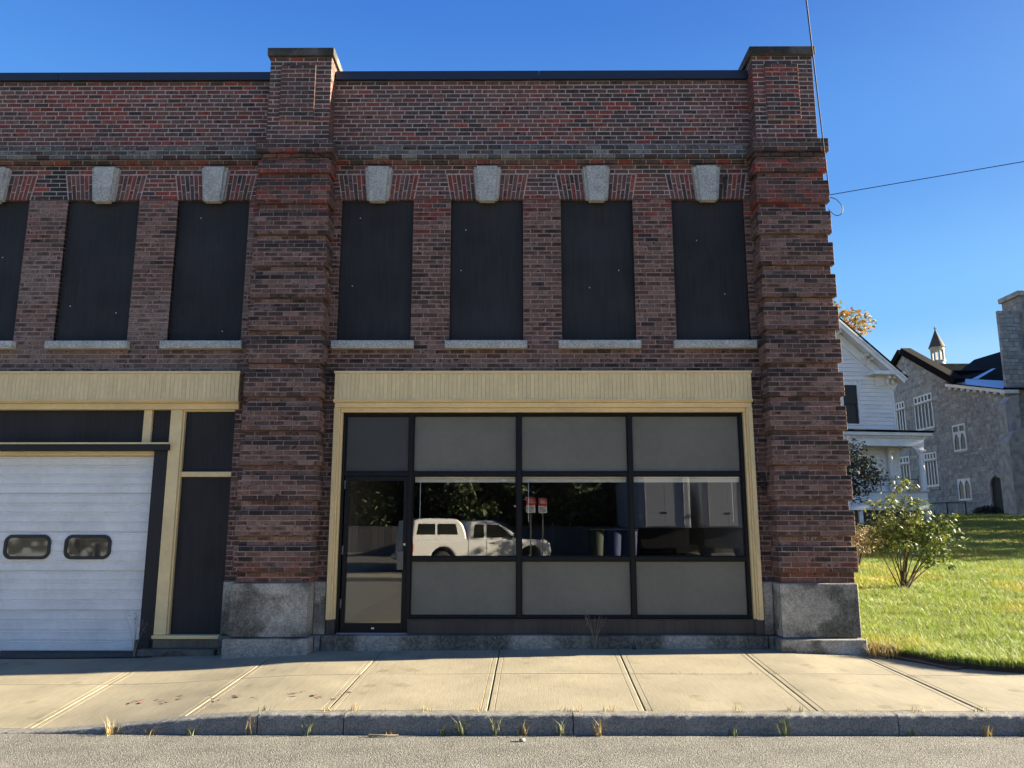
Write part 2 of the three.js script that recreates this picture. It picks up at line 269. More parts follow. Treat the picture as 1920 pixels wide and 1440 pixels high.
// ---------------------------------------------------------------- bricks: courses are collected, then made into meshes
const FRONT = (z = 0) => ({ O: [0, 0, z], U: [1, 0, 0], W: [0, 0, 1] });
const RIGHT = (x) => ({ O: [x, 0, 0], U: [0, 0, -1], W: [1, 0, 0] });
const LEFT = (x) => ({ O: [x, 0, 0], U: [0, 0, 1], W: [-1, 0, 0] });
class Courses {
  constructor(spots = 0) { this.list = []; this.spots = spots; }
  // q: four corners (u, v) anticlockwise from bottom left; wf front, wb back, both along W
  add(F, q, wf, wb, tone, ch = .004) { this.list.push({ F, q, wf, wb, tone, ch, rect: q[0][0] === q[3][0] && q[1][0] === q[2][0] }); }
  row(F, v0, v1, a, b, wf, wb, tone, o = {}) { // a and b may be functions of height
    const A = typeof a === 'function' ? a : () => a, B = typeof b === 'function' ? b : () => b, L = o.L ?? .208, J = o.J ?? .010, jv = o.jv ?? .009;
    const y0 = v0 + jv / 2, y1 = v1 - jv / 2, lo = Math.min(A(y0), A(y1)), hi = Math.max(B(y0), B(y1));
    if (hi - lo < .02) return;
    const cuts = []; let k = Math.floor((lo - (o.ph ?? 0)) / L) - 1;
    for (; ; k++) { const x = k * L + (o.ph ?? 0) + rr(-.006, .006) * (L / .2); if (x > hi - .05) break; if (x > lo + .05) cuts.push(x); }
    const e = [null, ...cuts, null];
    for (let i = 0; i < e.length - 1; i++) {
      const l = e[i], r = e[i + 1];
      const l0 = l === null ? A(y0) : l + J / 2, l1 = l === null ? A(y1) : l + J / 2, r0 = r === null ? B(y0) : r - J / 2, r1 = r === null ? B(y1) : r - J / 2;
      if (r0 - l0 < .012 || r1 - l1 < .012) continue;
      const cx = (l0 + r0) / 2, d = rr(-.0018, .0018), t0 = rr(-.0018, .0018), t1 = rr(-.0018, .0018);
      this.add(F, [[l0, y0 + t0], [r0, y0 + t0], [r1, y1 + t1], [l1, y1 + t1]], wf + d + (o.dz ? o.dz() : 0), wb, tone(cx, (v0 + v1) / 2), o.ch ?? .004);
    }
  }
  geo(items) {
    const P = [], N = [], T = [], K = [], a = new THREE.Vector3(), b = new THREE.Vector3(), n = new THREE.Vector3();
    for (const { F, q, wf, wb, tone, ch } of items) {
      const [ou, ov] = [rnd() * 9, rnd() * 9];
      const pt = (u, v, w) => [F.O[0] + F.U[0] * u + F.W[0] * w, F.O[1] + v, F.O[2] + F.U[2] * u + F.W[2] * w];
      const cu = (q[0][0] + q[1][0] + q[2][0] + q[3][0]) / 4, cv = (q[0][1] + q[2][1]) / 2;
      const ins = q.map(([u, v]) => { const du = cu - u, dv = cv - v; return [u + Math.sign(du) * Math.min(ch, Math.abs(du)), v + Math.sign(dv) * Math.min(ch, Math.abs(dv))]; });
      const ring = [q.map(([u, v]) => [u, v, wb]), q.map(([u, v]) => [u, v, wf - ch]), ins.map(([u, v]) => [u, v, wf])];
      const quad = (c, cs) => {
        const w = c.map((p) => pt(...p)); a.fromArray(w[1]).sub(n.fromArray(w[0])); b.fromArray(w[2]).sub(n); n.crossVectors(a, b).normalize();
        for (const k of [0, 1, 2, 0, 2, 3]) { P.push(...w[k]); N.push(n.x, n.y, n.z); T.push(c[k][0] + ou, c[k][1] + ov + c[k][2]); K.push(...(cs ? cs[k] : tone)); }
      };
      if (q[2][1] < 6.2 && rnd() < this.spots) { // a burnt heart, darker than the rim
        const bu = rr(-.25, .25), su = rr(.3, .75), sv = rr(.35, .7), dk = rr(.35, .6), heart = ins.map(([u, v]) => [lerp(cu + bu * (ins[1][0] - cu), u, su * .8), lerp(cv, v, sv), wf]), dt = tone.map((c) => c * dk);
        for (let i = 0; i < 4; i++) { const j = (i + 1) % 4; quad([ring[2][i], ring[2][j], heart[j], heart[i]], [tone, tone, dt, dt]); }
        quad(heart, [dt, dt, dt, dt]);
      } else quad(ring[2]);
      for (let r = 0; r < 2; r++) for (let i = 0; i < 4; i++) { const j = (i + 1) % 4; quad([ring[r][i], ring[r][j], ring[r + 1][j], ring[r + 1][i]]); }
    }
    const g = new THREE.BufferGeometry();
    g.setAttribute('position', new THREE.Float32BufferAttribute(P, 3)); g.setAttribute('normal', new THREE.Float32BufferAttribute(N, 3));
    g.setAttribute('uv', new THREE.Float32BufferAttribute(T, 2)); g.setAttribute('color', new THREE.Float32BufferAttribute(K, 3)); return g;
  }
  // the most that show largest become meshes of their own, the rest one mesh
  build(parent, name, restName, m, most) {
    const v = new THREE.Vector3(), inv = camera.position;
    for (const it of this.list) {
      const cu = (it.q[0][0] + it.q[1][0]) / 2, cv = (it.q[0][1] + it.q[2][1]) / 2;
      v.set(it.F.O[0] + it.F.U[0] * cu + it.F.W[0] * it.wf, cv, it.F.O[2] + it.F.U[2] * cu + it.F.W[2] * it.wf).sub(inv);
      const d = v.dot(FWD), face = Math.max(0, -(v.x * it.F.W[0] + v.z * it.F.W[2]) / v.length()), side = Math.abs(v.x) / d, up = Math.abs(v.y - d * Math.tan(PITCH)) / d;
      it.area = it.rect && d > 0 && side < .665 && up < .56 ? (it.q[1][0] - it.q[0][0]) * (it.q[2][1] - it.q[1][1]) * face / (d * d) : 0;
    }
    const order = [...this.list].sort((p, q) => q.area - p.area), own = order.slice(0, most), rest = order.slice(most);
    for (const it of own) M(name, this.geo([it]), m, parent);
    if (rest.length) { const o = M(restName, this.geo(rest), m, parent); o.userData.kind = 'stuff'; o.userData.label = 'remaining ' + name + 's of the wall'; }
  }
}
const jit = (c, s = .16) => { const k = 1 + rr(-s, s), h = rr(-.05, .05); return [c[0] * k * (1 + h), c[1] * k, c[2] * k * (1 - h * .5)]; };
const patch = (x, y, s) => vnoise(x * 1.1 + 31.7, y * 1.7 + 11.3, 997, s);
const REDS = [[.31, .082, .062], [.25, .108, .085], [.225, .115, .095], [.36, .078, .055], [.27, .112, .09], [.21, .105, .088]], DARKS = [[.125, .075, .064], [.15, .09, .075], [.095, .066, .06]];
const BROWNS = [[.29, .165, .13], [.25, .138, .108], [.325, .195, .155], [.235, .125, .095], [.28, .17, .135]], UMBER = [[.125, .077, .063], [.15, .087, .068], [.10, .066, .056]];
const toneParapet = (x, y) => { const p = patch(x, y, 3), r = rnd(); const q = patch(x * .8 + 50, y * .9, 23); return jit(r < .10 + .45 * smooth(.5, .72, p) ? pick(DARKS) : rnd() < .15 + .75 * smooth(.45, .75, q) ? pick([REDS[0], REDS[3], REDS[4]]) : pick([REDS[1], REDS[2], REDS[5]])); };
const toneArch = (x, y) => { const r = rnd(), soot = Math.abs(x + 6.72) < .16 && y > 6.2; return jit(soot && r < .8 ? [.04, .038, .038] : r < .22 ? pick(DARKS) : pick(REDS)); };
const toneWall = (x, y) => { // weathered brown wall, paler and greyer on the garage bay, redder just under the arches
  const r = rnd(), red = smooth(5.7, 6.25, y + .5 * (patch(x, y, 9) - .5)), pale = x < -3.8 && y > 3.6 ? smooth(.2, .55, patch(x, y, 14)) * .95 : 0;
  let c = r < .2 ? pick(UMBER) : pick(BROWNS);
  if (rnd() < red * .75) c = pick(REDS);
  if (y < 3.7 && rnd() < .6) c = pick([[.20, .11, .088], [.175, .10, .082], [.225, .125, .10]]);
  c = jit(c, .12); return [lerp(c[0], .37, pale * .65), lerp(c[1], .265, pale * .65), lerp(c[2], .22, pale * .65)];
};
const toneCornice = () => jit(rnd() < .75 ? pick([[.15, .145, .135], [.20, .19, .175], [.11, .108, .105], [.26, .245, .22]]) : pick(DARKS), .2);

// ---------------------------------------------------------------- the brick building
const B = tag(grp('brick_building', scene), 'two storey red brick commercial building with boarded windows and cream shopfront', 'building');
const wall = new Courses(.34);
const CH = .0663, Y0 = .854, rowY = (i) => Y0 + CH * i, TOPW = rowY(90);          // courses from granite base to cornice
const XL = -10.4, XR = 4.2, PIL = [[-3.66, -2.69], [3.455, 4.405]], PZ = .28;
const winX = [-9.29, -7.67, -6.05, -4.43, -2.02, -.42, 1.18, 2.80], WH = .525, WY0 = 4.17, WY1 = 6.28, AY1 = 6.68;
const bays = [[XL, PIL[0][0] + .04], [PIL[0][1] - .04, PIL[1][0] + .04]];
const flare = (y) => .535 + .07 * (y - WY1) / (AY1 - WY1), keyHalf = (y) => .145 + .05 * (y - 6.2) / .57;
for (let i = -12; i < 90; i++) {
  const a = rowY(i), b = rowY(i + 1), m = (a + b) / 2;
  for (const [l, r] of bays) {
    let cuts = [];                                              // [from, to] left out of this row
    if (m < 3.66) cuts.push(l < -5 ? [XL, -3.915] : [-2.525, 3.262]);
    for (const x of winX) if (x > l && x < r) {
      if (m > WY0 && m < WY1) cuts.push([x - WH, x + WH]);
      else if (m > WY1 && m < AY1) cuts.push([(y) => x - flare(y), (y) => x + flare(y)]);
      else if (m >= AY1 && m < 6.77) cuts.push([(y) => x - keyHalf(y) - .02, (y) => x + keyHalf(y) + .02]);
      else if (m > 4.03 && m <= WY0) cuts.push([x - .575, x + .575]);
    }
    if (m < Y0) continue;
    let from = l; const val = (q) => typeof q === 'function' ? q(m) : q;
    cuts.sort((p, q) => val(p[0]) - val(q[0]));
    const tone = m > WY1 ? toneArch : toneWall, o = { ph: (i % 2) * .104 + (i % 5 === 0 ? .03 : 0), J: m > WY1 ? .014 : .011, jv: m > WY1 ? .013 : .0105 };
    for (const [p, q] of [...cuts, [r, r]]) {
      if (val(p) - val(from) > .03) wall.row(FRONT(), a, b, typeof from === 'function' ? from : from, p, 0, -.1, tone, o);
      from = q;
    }
  }
}
// flat arches: splayed bricks between opening and keystone
for (const x of winX) for (const s of [-1, 1]) {
  const e = (t, y) => x + s * lerp(keyHalf(y) + .012, flare(y) - .012, t), n = 6;
  for (let c = 0; c < n; c++) {
    const t0 = c / n, t1 = (c + 1) / n, split = lerp(WY1, AY1, c % 2 ? .36 : .62) + rr(-.015, .015);
    for (const [ya, yb] of [[WY1 + .004, split - .006], [split + .006, AY1 - .008]]) {
      const g = .006; let q = [[e(t0, ya) + s * g, ya], [e(t1, ya) - s * g, ya], [e(t1, yb) - s * g, yb], [e(t0, yb) + s * g, yb]];
      if (s < 0) q = [q[1], q[0], q[3], q[2]];
      wall.add(FRONT(), q, rr(-.002, .002), -.1, toneArch(0, 6.5));
    }
  }
}
// cornice band and parapet
const PCH = .0688;
for (const [l, r] of bays) {
  wall.row(FRONT(), TOPW, TOPW + .066, l, r, .045, -.1, () => jit(pick(DARKS.concat(REDS)), .1), { J: .012, jv: .011, ph: .05 });
  for (let k = 0; k < 3; k++) wall.row(FRONT(), TOPW + .066 + k * .066, TOPW + .066 * (k + 2), l, r, .095, -.1, toneCornice, { J: .012, jv: .011, ph: k % 2 * .104 });
  for (let k = 0; k < 16; k++) wall.row(FRONT(), 7.085 + k * PCH, 7.085 + (k + 1) * PCH, l, r, 0, -.1, toneParapet, { J: .014, jv: .014, ph: k % 2 * .104 + (k % 4) * .02, dz: () => rr(-.001, .002), ch: .005 });
}
// pilasters: five courses proud, two set back, with returns on both sides
function pilaster([l, r], i0) {
  const capY = 6.72;
  for (let i = 0; rowY(i) < capY - .02; i++) {
    const a = rowY(i), b = rowY(i + 1), ph = i % 7, proud = ph >= 2, dark = ph === 6, zf = PZ + (proud ? .05 : 0), e = proud ? .04 : 0, m = (a + b) / 2;
    const tone = (x, y) => {
      if (dark && rnd() < .85) return jit(pick([[.07, .048, .042], [.09, .06, .05], [.06, .047, .044]]), .25);
      if (l < 0 && y > 1.2 && y < 1.75 && x > l + .12 && x < r - .12) return jit([.34, .20, .145], .1);
      if (y < 1.1 && rnd() < .35) return jit([.31, .125, .085], .1);
      if (y > 5.9 && rnd() < smooth(5.9, 6.4, y)) return jit(pick(REDS.concat(DARKS)), .15);
      const c = toneWall(0, Math.max(y, 3.75)); return proud ? c : [c[0] * 1.06, c[1] * 1.05, c[2] * 1.04];
    };
    const long = i % 2 ? .21 : .102;
    wall.row(FRONT(), a, b, l - e, r + e, zf, zf - long, tone, { ph: (i % 2) * .104 + l + .02, J: .0105, jv: .010 });
    wall.row(RIGHT(r + e), a, b, -(zf - long) + .009, 0, 0, -.1, tone, { J: .008, jv: .008, L: .4 });
    wall.row(LEFT(l - e), a, b, 0, zf - long - .009, 0, -.1, tone, { J: .008, jv: .008, L: .4 });
  }
  // capital courses
  const cap = [[6.72, 6.786, .30, .01], [6.786, 6.852, .335, .035], [6.852, 6.918, .375, .07], [6.918, 6.984, .375, .07], [6.984, 7.05, .375, .07]];
  cap.forEach(([a, b, z, e], k) => {
    const t = () => k > 2 || rnd() < .3 ? jit(pick(DARKS), .2) : toneArch(0, 0);
    wall.row(FRONT(), a, b, l - e, r + e, z, z - .15, t, { ph: k % 2 * .104, J: .012, jv: .011 });
    wall.row(RIGHT(r + e), a, b, -z + .16, 0, 0, -.1, t, { J: .012, jv: .011 });
    wall.row(LEFT(l - e), a, b, 0, z - .16, 0, -.1, t, { J: .012, jv: .011 });
  });
  // parapet pier with a raised panel
  const pl = l + .03, pr = r - .03, n = 20, c = .0683;
  for (let k = 0; k < n; k++) {
    const a = 7.05 + k * c, b = a + c, t = k > 16 ? (x, y) => rnd() < .7 ? jit(pick(DARKS), .2) : toneArch(0, 0) : (x, y) => toneParapet(x + 40, y), long = k % 2 ? .21 : .1;
    const o = { ph: k % 2 * .104 + l, J: .013, jv: .013 };
    if (k > 4 && k < 18) {
      wall.row(FRONT(), a, b, pl, pl + .17, .26, .26 - long, t, o); wall.row(FRONT(), a, b, pl + .176, pr - .226, .29, .15, t, o); wall.row(FRONT(), a, b, pr - .22, pr, .26, .26 - long, t, o);
    } else wall.row(FRONT(), a, b, pl, pr, .26, .26 - long, t, o);
    wall.row(RIGHT(pr), a, b, -(.26 - long) + .01, .42, 0, -.1, t, o);
    wall.row(LEFT(pl), a, b, -.42, .26 - long - .01, 0, -.1, t, o);
  }
}
PIL.forEach(pilaster);
// side wall towards the lawn, with a second pilaster face round the corner
for (let i = 0; i < 108; i++) wall.row(RIGHT(4.2), rowY(i), rowY(i + 1), .02, 11.5, 0, -.1, toneWall, { ph: i % 2 * .104 });
wall.build(B, 'brick', 'brickwork', mBrick, 300);

// wall cores: mortar beds behind the bricks
const core = (name, a, m) => M(name, bx(...a), m, B);
for (const a of [[-3.915, -2.525, -.2, 3.45], [3.262, 4.19, -.2, 3.45], [XL, 4.19, 3.45, WY0]]) core('mortar_bed', [...a, -.32, -.006], mMortar);
{
  const xs = [XL]; for (const x of winX) xs.push(x - WH, x + WH); xs.push(4.19);
  for (let i = 0; i < xs.length; i += 2) if (xs[i + 1] - xs[i] > .01) core('mortar_bed', [xs[i], xs[i + 1], WY0, WY1, -.32, -.006], mMortar);
}
core('mortar_bed', [XL, 4.19, WY1 + .016, TOPW, -.32, -.0058], mMortarUp);
core('mortar_bed', [XL, 4.19, TOPW, 8.2, -.32, -.0055], mMortarUp);
for (const [l, r] of bays) { core('mortar_bed', [l, r, TOPW + .078, TOPW + .262, -.006, .088], mMortarUp); core('mortar_bed', [l, r, TOPW + .012, TOPW + .077, -.006, .038], mMortarUp); }
core('side_wall_core', [4.0, 4.194, -.3, 8.05, -11.5, -.33], mMortar);
for (const [l, r] of PIL) {
  for (let i = 0; i < 89; i += 7) {
    core('mortar_bed', [l + .007, r - .007, rowY(i), rowY(i + 2), .004, PZ - .007], mMortar);
    core('mortar_bed', [l - .033, r + .033, rowY(i + 2) + .012, Math.min(rowY(i + 7), 6.72), .004, PZ + .043], mMortar);
  }
  core('mortar_bed', [l + .0, r - .0, 6.722, 7.045, .004, .29], mMortarUp); core('mortar_bed', [l - .06, r + .06, 6.872, 7.043, .004, .366], mMortarUp);
  core('mortar_bed', [l + .035, r - .035, 7.052, 8.414, -.415, .256], mMortarUp); core('mortar_bed', [l + .21, r - .26, 7.39, 8.27, .2565, .283], mMortarUp);
}
// roof, back and far walls that close the building
core('roof', [XL, 4.0, 7.75, 7.9, -11.5, -.33], mShingle);
core('rear_wall', [XL, 4.19, -.3, 8.0, -11.8, -11.51], mMortar);
core('party_wall', [XL - .3, XL - .005, -.3, 8.0, -11.8, 0], mMortar);

// stone and metal trim
for (const [a, b] of [[XL, -6.9], [-6.896, PIL[0][0] + .02]]) M('parapet_coping', bx(a, b, 8.186, 8.315, -.36, .055, .006), mCoping, B);
for (const [a, b] of [[PIL[0][1] - .02, .35], [.354, PIL[1][0] + .02]]) M('parapet_coping', bx(a, b, 8.186, 8.322, -.36, .055, .006), mCoping, B);
for (const [l, r] of PIL) {
  const s = (h, e, zf, zb) => [[l + .03 - e, h, zf], [r - .03 + e, h, zf], [r - .03 + e, h, zb], [l + .03 - e, h, zb]];
  M('pier_cap', bx(l - .01, r + .01, 8.418, 8.545, -.46, .315, .014), mCap, B);
}
for (const x of winX) {
  const wedge = (y0, y1, h0, h1, z0, z1, bev) => extr([[x - h0, y0], [x + h0, y0], [x + h1, y1], [x - h1, y1]], z1 - z0, bev).translate(0, 0, z0);
  M('keystone', flat([wedge(6.262, 6.77, .148, .195, -.02, .05, .006), wedge(6.235, 6.775, .112, .152, -.02, .085, .008)]), mKey, B);
  M('window_sill', extr([[-.1, 4.045], [.095, 4.035], [.1, 4.045], [.1, 4.138], [.092, 4.147], [-.1, 4.165]], 1.155, .004).rotateY(-Math.PI / 2).translate(x + .5775, 0, 0), mKey, B);
  const w = M('window_board', bx(x - WH + .004, x + WH - .004, WY0 - .002, WY1 + .01, -.085, -.06), mBlack, B);
  for (let k = 0; k < 7; k++) M('screw', new THREE.CylinderGeometry(.007, .007, .006, 8).rotateX(Math.PI / 2).translate(x + pick([-1, 1]) * rr(.1, .47), lerp(WY0 + .1, WY1 - .1, rnd()), -.057), k < 2 ? mWhite : mIron, w);
}
for (const [l, r, sgn] of [[...PIL[0], 0], [...PIL[1], 1]]) {   // granite bases
  const b = grp('pilaster_base', B);
  M('block', bx(l - .05, r + (sgn ? .02 : .0), .172, .852, -.1, .335, .022), mGran, b);
  M('plinth', bx(l - .09, r + (sgn ? .05 : .04), -.35, .165, -.1, .405, .02), mGran, b);
  if (!sgn) M('side_block', bx(-3.905, l - .053, .172, .852, -.1, .06, .012), mGran, b);
  if (!sgn) M('side_plinth', bx(-3.905, l - .093, -.35, .165, -.1, .14, .014), mGran, b);
  M('side_block', sgn ? bx(3.272, l - .053, .172, .852, -.1, .06, .012) : bx(r + .003, -2.528, .172, .852, -.1, .06, .012), mGran, b);
  M('side_plinth', sgn ? bx(3.29, l - .093, -.35, .165, -.1, .14, .014) : bx(r + .043, -2.56, -.35, .165, -.1, .14, .014), mGran, b);
}
M('side_base', bx(3.95, 4.235, -.4, .853, -11.5, -.11, .01), mGran, B);
for (const [x, y, z, h] of [[-2.585, 3.70, .02, .09], [3.355, 2.27, .02, .10], [3.36, 2.13, .02, .10], [3.36, 2.02, .02, .06], [-3.13, 2.42, .335, .05], [-3.16, 1.98, .335, .055], [3.08, 6.62, .02, .07]])
  M('iron_anchor', flat([new THREE.CylinderGeometry(h * .32, h * .4, .05, 8).rotateX(Math.PI / 2).translate(x, y, z), new THREE.TorusGeometry(h * .34, h * .12, 6, 10).translate(x, y - h * .25, z + .02)]), mIron, B);
{ // chalk scrawl on one course of the corner pilaster
  const y = rowY(8) + .018, z = PZ + .004, x = 3.765, m = mat([.62, .52, .48], .95);
  for (const st of [[[.045, .042], [.02, .046], [.012, .036], [.04, .022], [.036, .008], [.005, .004]], [[.068, .044], [.074, .01]], [[.135, .038], [.128, .012], [.105, .0]], [[.16, .04], [.158, .004]], [[.158, .02], [.172, .034], [.19, .032]], [[.262, .03], [.29, .036], [.33, .03]], [[.352, .006], [.36, .036], [.40, .044]]])
    M('chalk_mark', tube(st.map(([a, b]) => [x + a, y + b, z]), .0026, 16, 5), m, B);
}
M('bracket_rod', bx(3.045, 3.065, 6.33, 6.62, .004, .03, .004), mIron, B);

// cream fascias of narrow boards
function fascia(a, b) {
  const f = grp('fascia', B), n = Math.round((b - a) / .0565), w = (b - a) / n;
  M('backing', bx(a + .012, b - .012, 3.29, 3.685, -.004, .098), mCream2, f);
  for (let i = 0; i < n; i++) { const z = .12 + rr(-.0008, .0008), g = rr(.0006, .0014); M('board', bx(a + i * w + g, a + (i + 1) * w - g, 3.302, 3.668, .09, z, .0022), pick([mCream, mCream, mCream, mCream3]), f); }
  M('top_cap', bx(a - .012, b + .012, 3.669, 3.70, -.004, .136, .004), mCream, f);
  M('bottom_rail', extr([[-.004, 3.262], [.112, 3.262], [.112, 3.275], [.135, 3.28], [.135, 3.301], [-.004, 3.301]], b - a + .016).rotateY(-Math.PI / 2).translate(b + .008, 0, 0), mCream3, f);
}
fascia(XL, -3.842); fascia(-2.515, 3.258);

// ---- shopfront on the right bay
{
  const S = grp('shopfront', B);
  const part = (n, a, m, c = .002) => M(n, bx(...a, c), m, S);
  // painted surround with stepped mouldings
  part('head_moulding', [-2.51, 3.255, 3.195, 3.26, -.1, .085], mCream, .006);
  part('head_moulding', [-2.43, 3.175, 3.135, 3.194, -.1, .045], mCream2, .005);
  for (const s of [0, 1]) {
    const X = (a) => s ? .7435 - a : a, q = (a, b) => s ? [X(b), X(a)] : [a, b];
    part('jamb_moulding', [...q(-2.518, -2.462), .362, 3.194, -.1, .085], mCream, .006);
    part('jamb_moulding', [...q(-2.461, -2.437), .362, 3.194, -.1, .06], mCream3, .004);
    part('jamb_moulding', [...q(-2.436, -2.405), .362, 3.134, -.1, .03], mCream2, .004);
    part('jamb_foot', [...q(-2.516, -2.405), .172, .361, -.1, .06], mKick, .004);
  }
  part('stone_step', [-2.55, 3.275, -.25, .172, -.3, .16], mConcOld, .014);
  part('kick_board', [-1.44, 3.255, .1725, .352, -.1, .035], mKick, .004);
  part('kick_cap', [-1.445, 3.258, .3525, .368, -.1, .045], mKick, .003);
  const cols = [-2.395, -1.452, .04, 1.575, 3.128], rows = [.37, 1.145, 2.285, 3.133], hw = .029, zf = -.02;
  for (const [i, x] of cols.entries()) part('mullion', [x - hw + (i === 0 ? .018 : 0), x + hw - (i === 4 ? .018 : 0), i < 2 ? .1725 : .3685, 3.133, -.13, zf], mAlu, .003);
  for (let i = 0; i < 4; i++) {
    const a = cols[i] + hw + .0015, b = cols[i + 1] - hw - .0015;
    for (const [k, y] of rows.entries()) {
      if (i === 0 && k < 2) continue;
      part('rail', [a, b, k === 3 ? y - .038 : y - (k ? .026 : 0), k === 0 ? y + .03 : k === 3 ? y - .001 : y + .026, -.13, zf - .004], mAlu, .003);
    }
    const frame = (y0, y1) => { for (const q of [[a, a + .012, y0, y1], [b - .012, b, y0, y1], [a + .0125, b - .0125, y0, y0 + .012], [a + .0125, b - .0125, y1 - .012, y1]]) part('glazing_bead', [...q, -.075, -.042], mAlu, .002); };
    const yU = [rows[2] + .027, rows[3] - .039], yM = [rows[1] + .027, rows[2] - .027], yL = [rows[0] + .031, rows[1] - .027];
    frame(...yU); part('infill_panel', [a + .001, b - .001, yU[0] + .001, yU[1] - .001, -.1, -.066], i ? mPanel : mPanelDark, 0);
    if (i) {
      frame(...yM); frame(...yL);
      part('infill_panel', [a + .001, b - .001, yL[0] + .001, yL[1] - .001, -.1, -.066], mPanel, 0);
      const pane = M('glass_pane', uvm(new THREE.PlaneGeometry(b - a - .004, yM[1] - yM[0] - .004).translate((a + b) / 2, (yM[0] + yM[1]) / 2, -.07), 1, i * 1.7), mGlass, S);
      const bl = part('blind', [a + .02, b - .02, yM[1] - .032, yM[1] - .004, -.16, -.115], mBlind, .003);
      for (let k = 0; k < 5; k++) M('slat', bx(a + .022, b - .022, yM[1] - .082 + k * .0095, yM[1] - .0745 + k * .0095, -.165, -.112 + rr(-.002, .002), .001), mBlind, bl);
      M('wand', new THREE.CylinderGeometry(.004, .004, .55, 6).translate(i === 3 ? b - .12 : a + .1, yM[1] - .35, -.11), mWhite, bl);
    }
  }
  // glazed door
  const D = grp('door', B), dx0 = -2.345, dx1 = -1.484, dy0 = .19, dy1 = 2.252, q = (n, a, m, c = .003) => M(n, bx(...a, c), m, D);
  q('stile', [dx0, dx0 + .055, dy0, dy1, -.085, -.035], mAlu); q('stile', [dx1 - .055, dx1, dy0, dy1, -.085, -.035], mAlu);
  q('top_rail', [dx0 + .0555, dx1 - .0555, dy1 - .06, dy1, -.085, -.037], mAlu); q('bottom_rail', [dx0 + .0555, dx1 - .0555, dy0, dy0 + .115, -.085, -.037], mAlu);
  M('glass_pane', uvm(new THREE.PlaneGeometry(dx1 - dx0 - .112, dy1 - dy0 - .177).translate((dx0 + dx1) / 2, (dy0 + dy1) / 2 + .028, -.06), 1, 9.3), mGlass, D);
  const mHandle = mat([.12, .12, .125], .35, { metalness: .8 });
  const h = q('pull_handle', [dx1 - .12, dx1 - .035, 1.0, 1.25, -.034, .02], mHandle, .008);
  M('lock', new THREE.CylinderGeometry(.017, .017, .02, 16).rotateX(Math.PI / 2).translate(dx1 - .028, 1.335, -.03), mat([.55, .53, .5], .3, { metalness: .9 }), D);
  for (const y of [.5, 1.2, 2.08]) q('hinge', [dx0 - .012, dx0 + .008, y, y + .12, -.034, -.016], mHandle);
  q('sticker', [-1.93, -1.89, .232, .252, -.036, -.0355], mWhite, 0);
  q('threshold', [-2.38, -1.447, .1725, .189, -.2, .03], mat([.3, .29, .28], .4, { metalness: .5 }), .004);
}
{ // dim room behind the shopfront
  const I = grp('shop_room', B), p = (n, a, m) => M(n, bx(...a), m, I);
  p('floor', [-2.6, 3.4, .05, .165, -11, -.31], mCarpet); p('ceiling', [-2.6, 3.4, 3.2, 3.3, -11, -.33], mDarkIn);
  p('back_wall', [-2.6, 3.4, .166, 3.199, -11.1, -11], mDarkIn); p('side_wall', [-2.7, -2.605, .166, 3.199, -11, -.33], mDarkIn); p('side_wall', [3.405, 3.5, .166, 3.199, -11, -.33], mDarkIn);
}
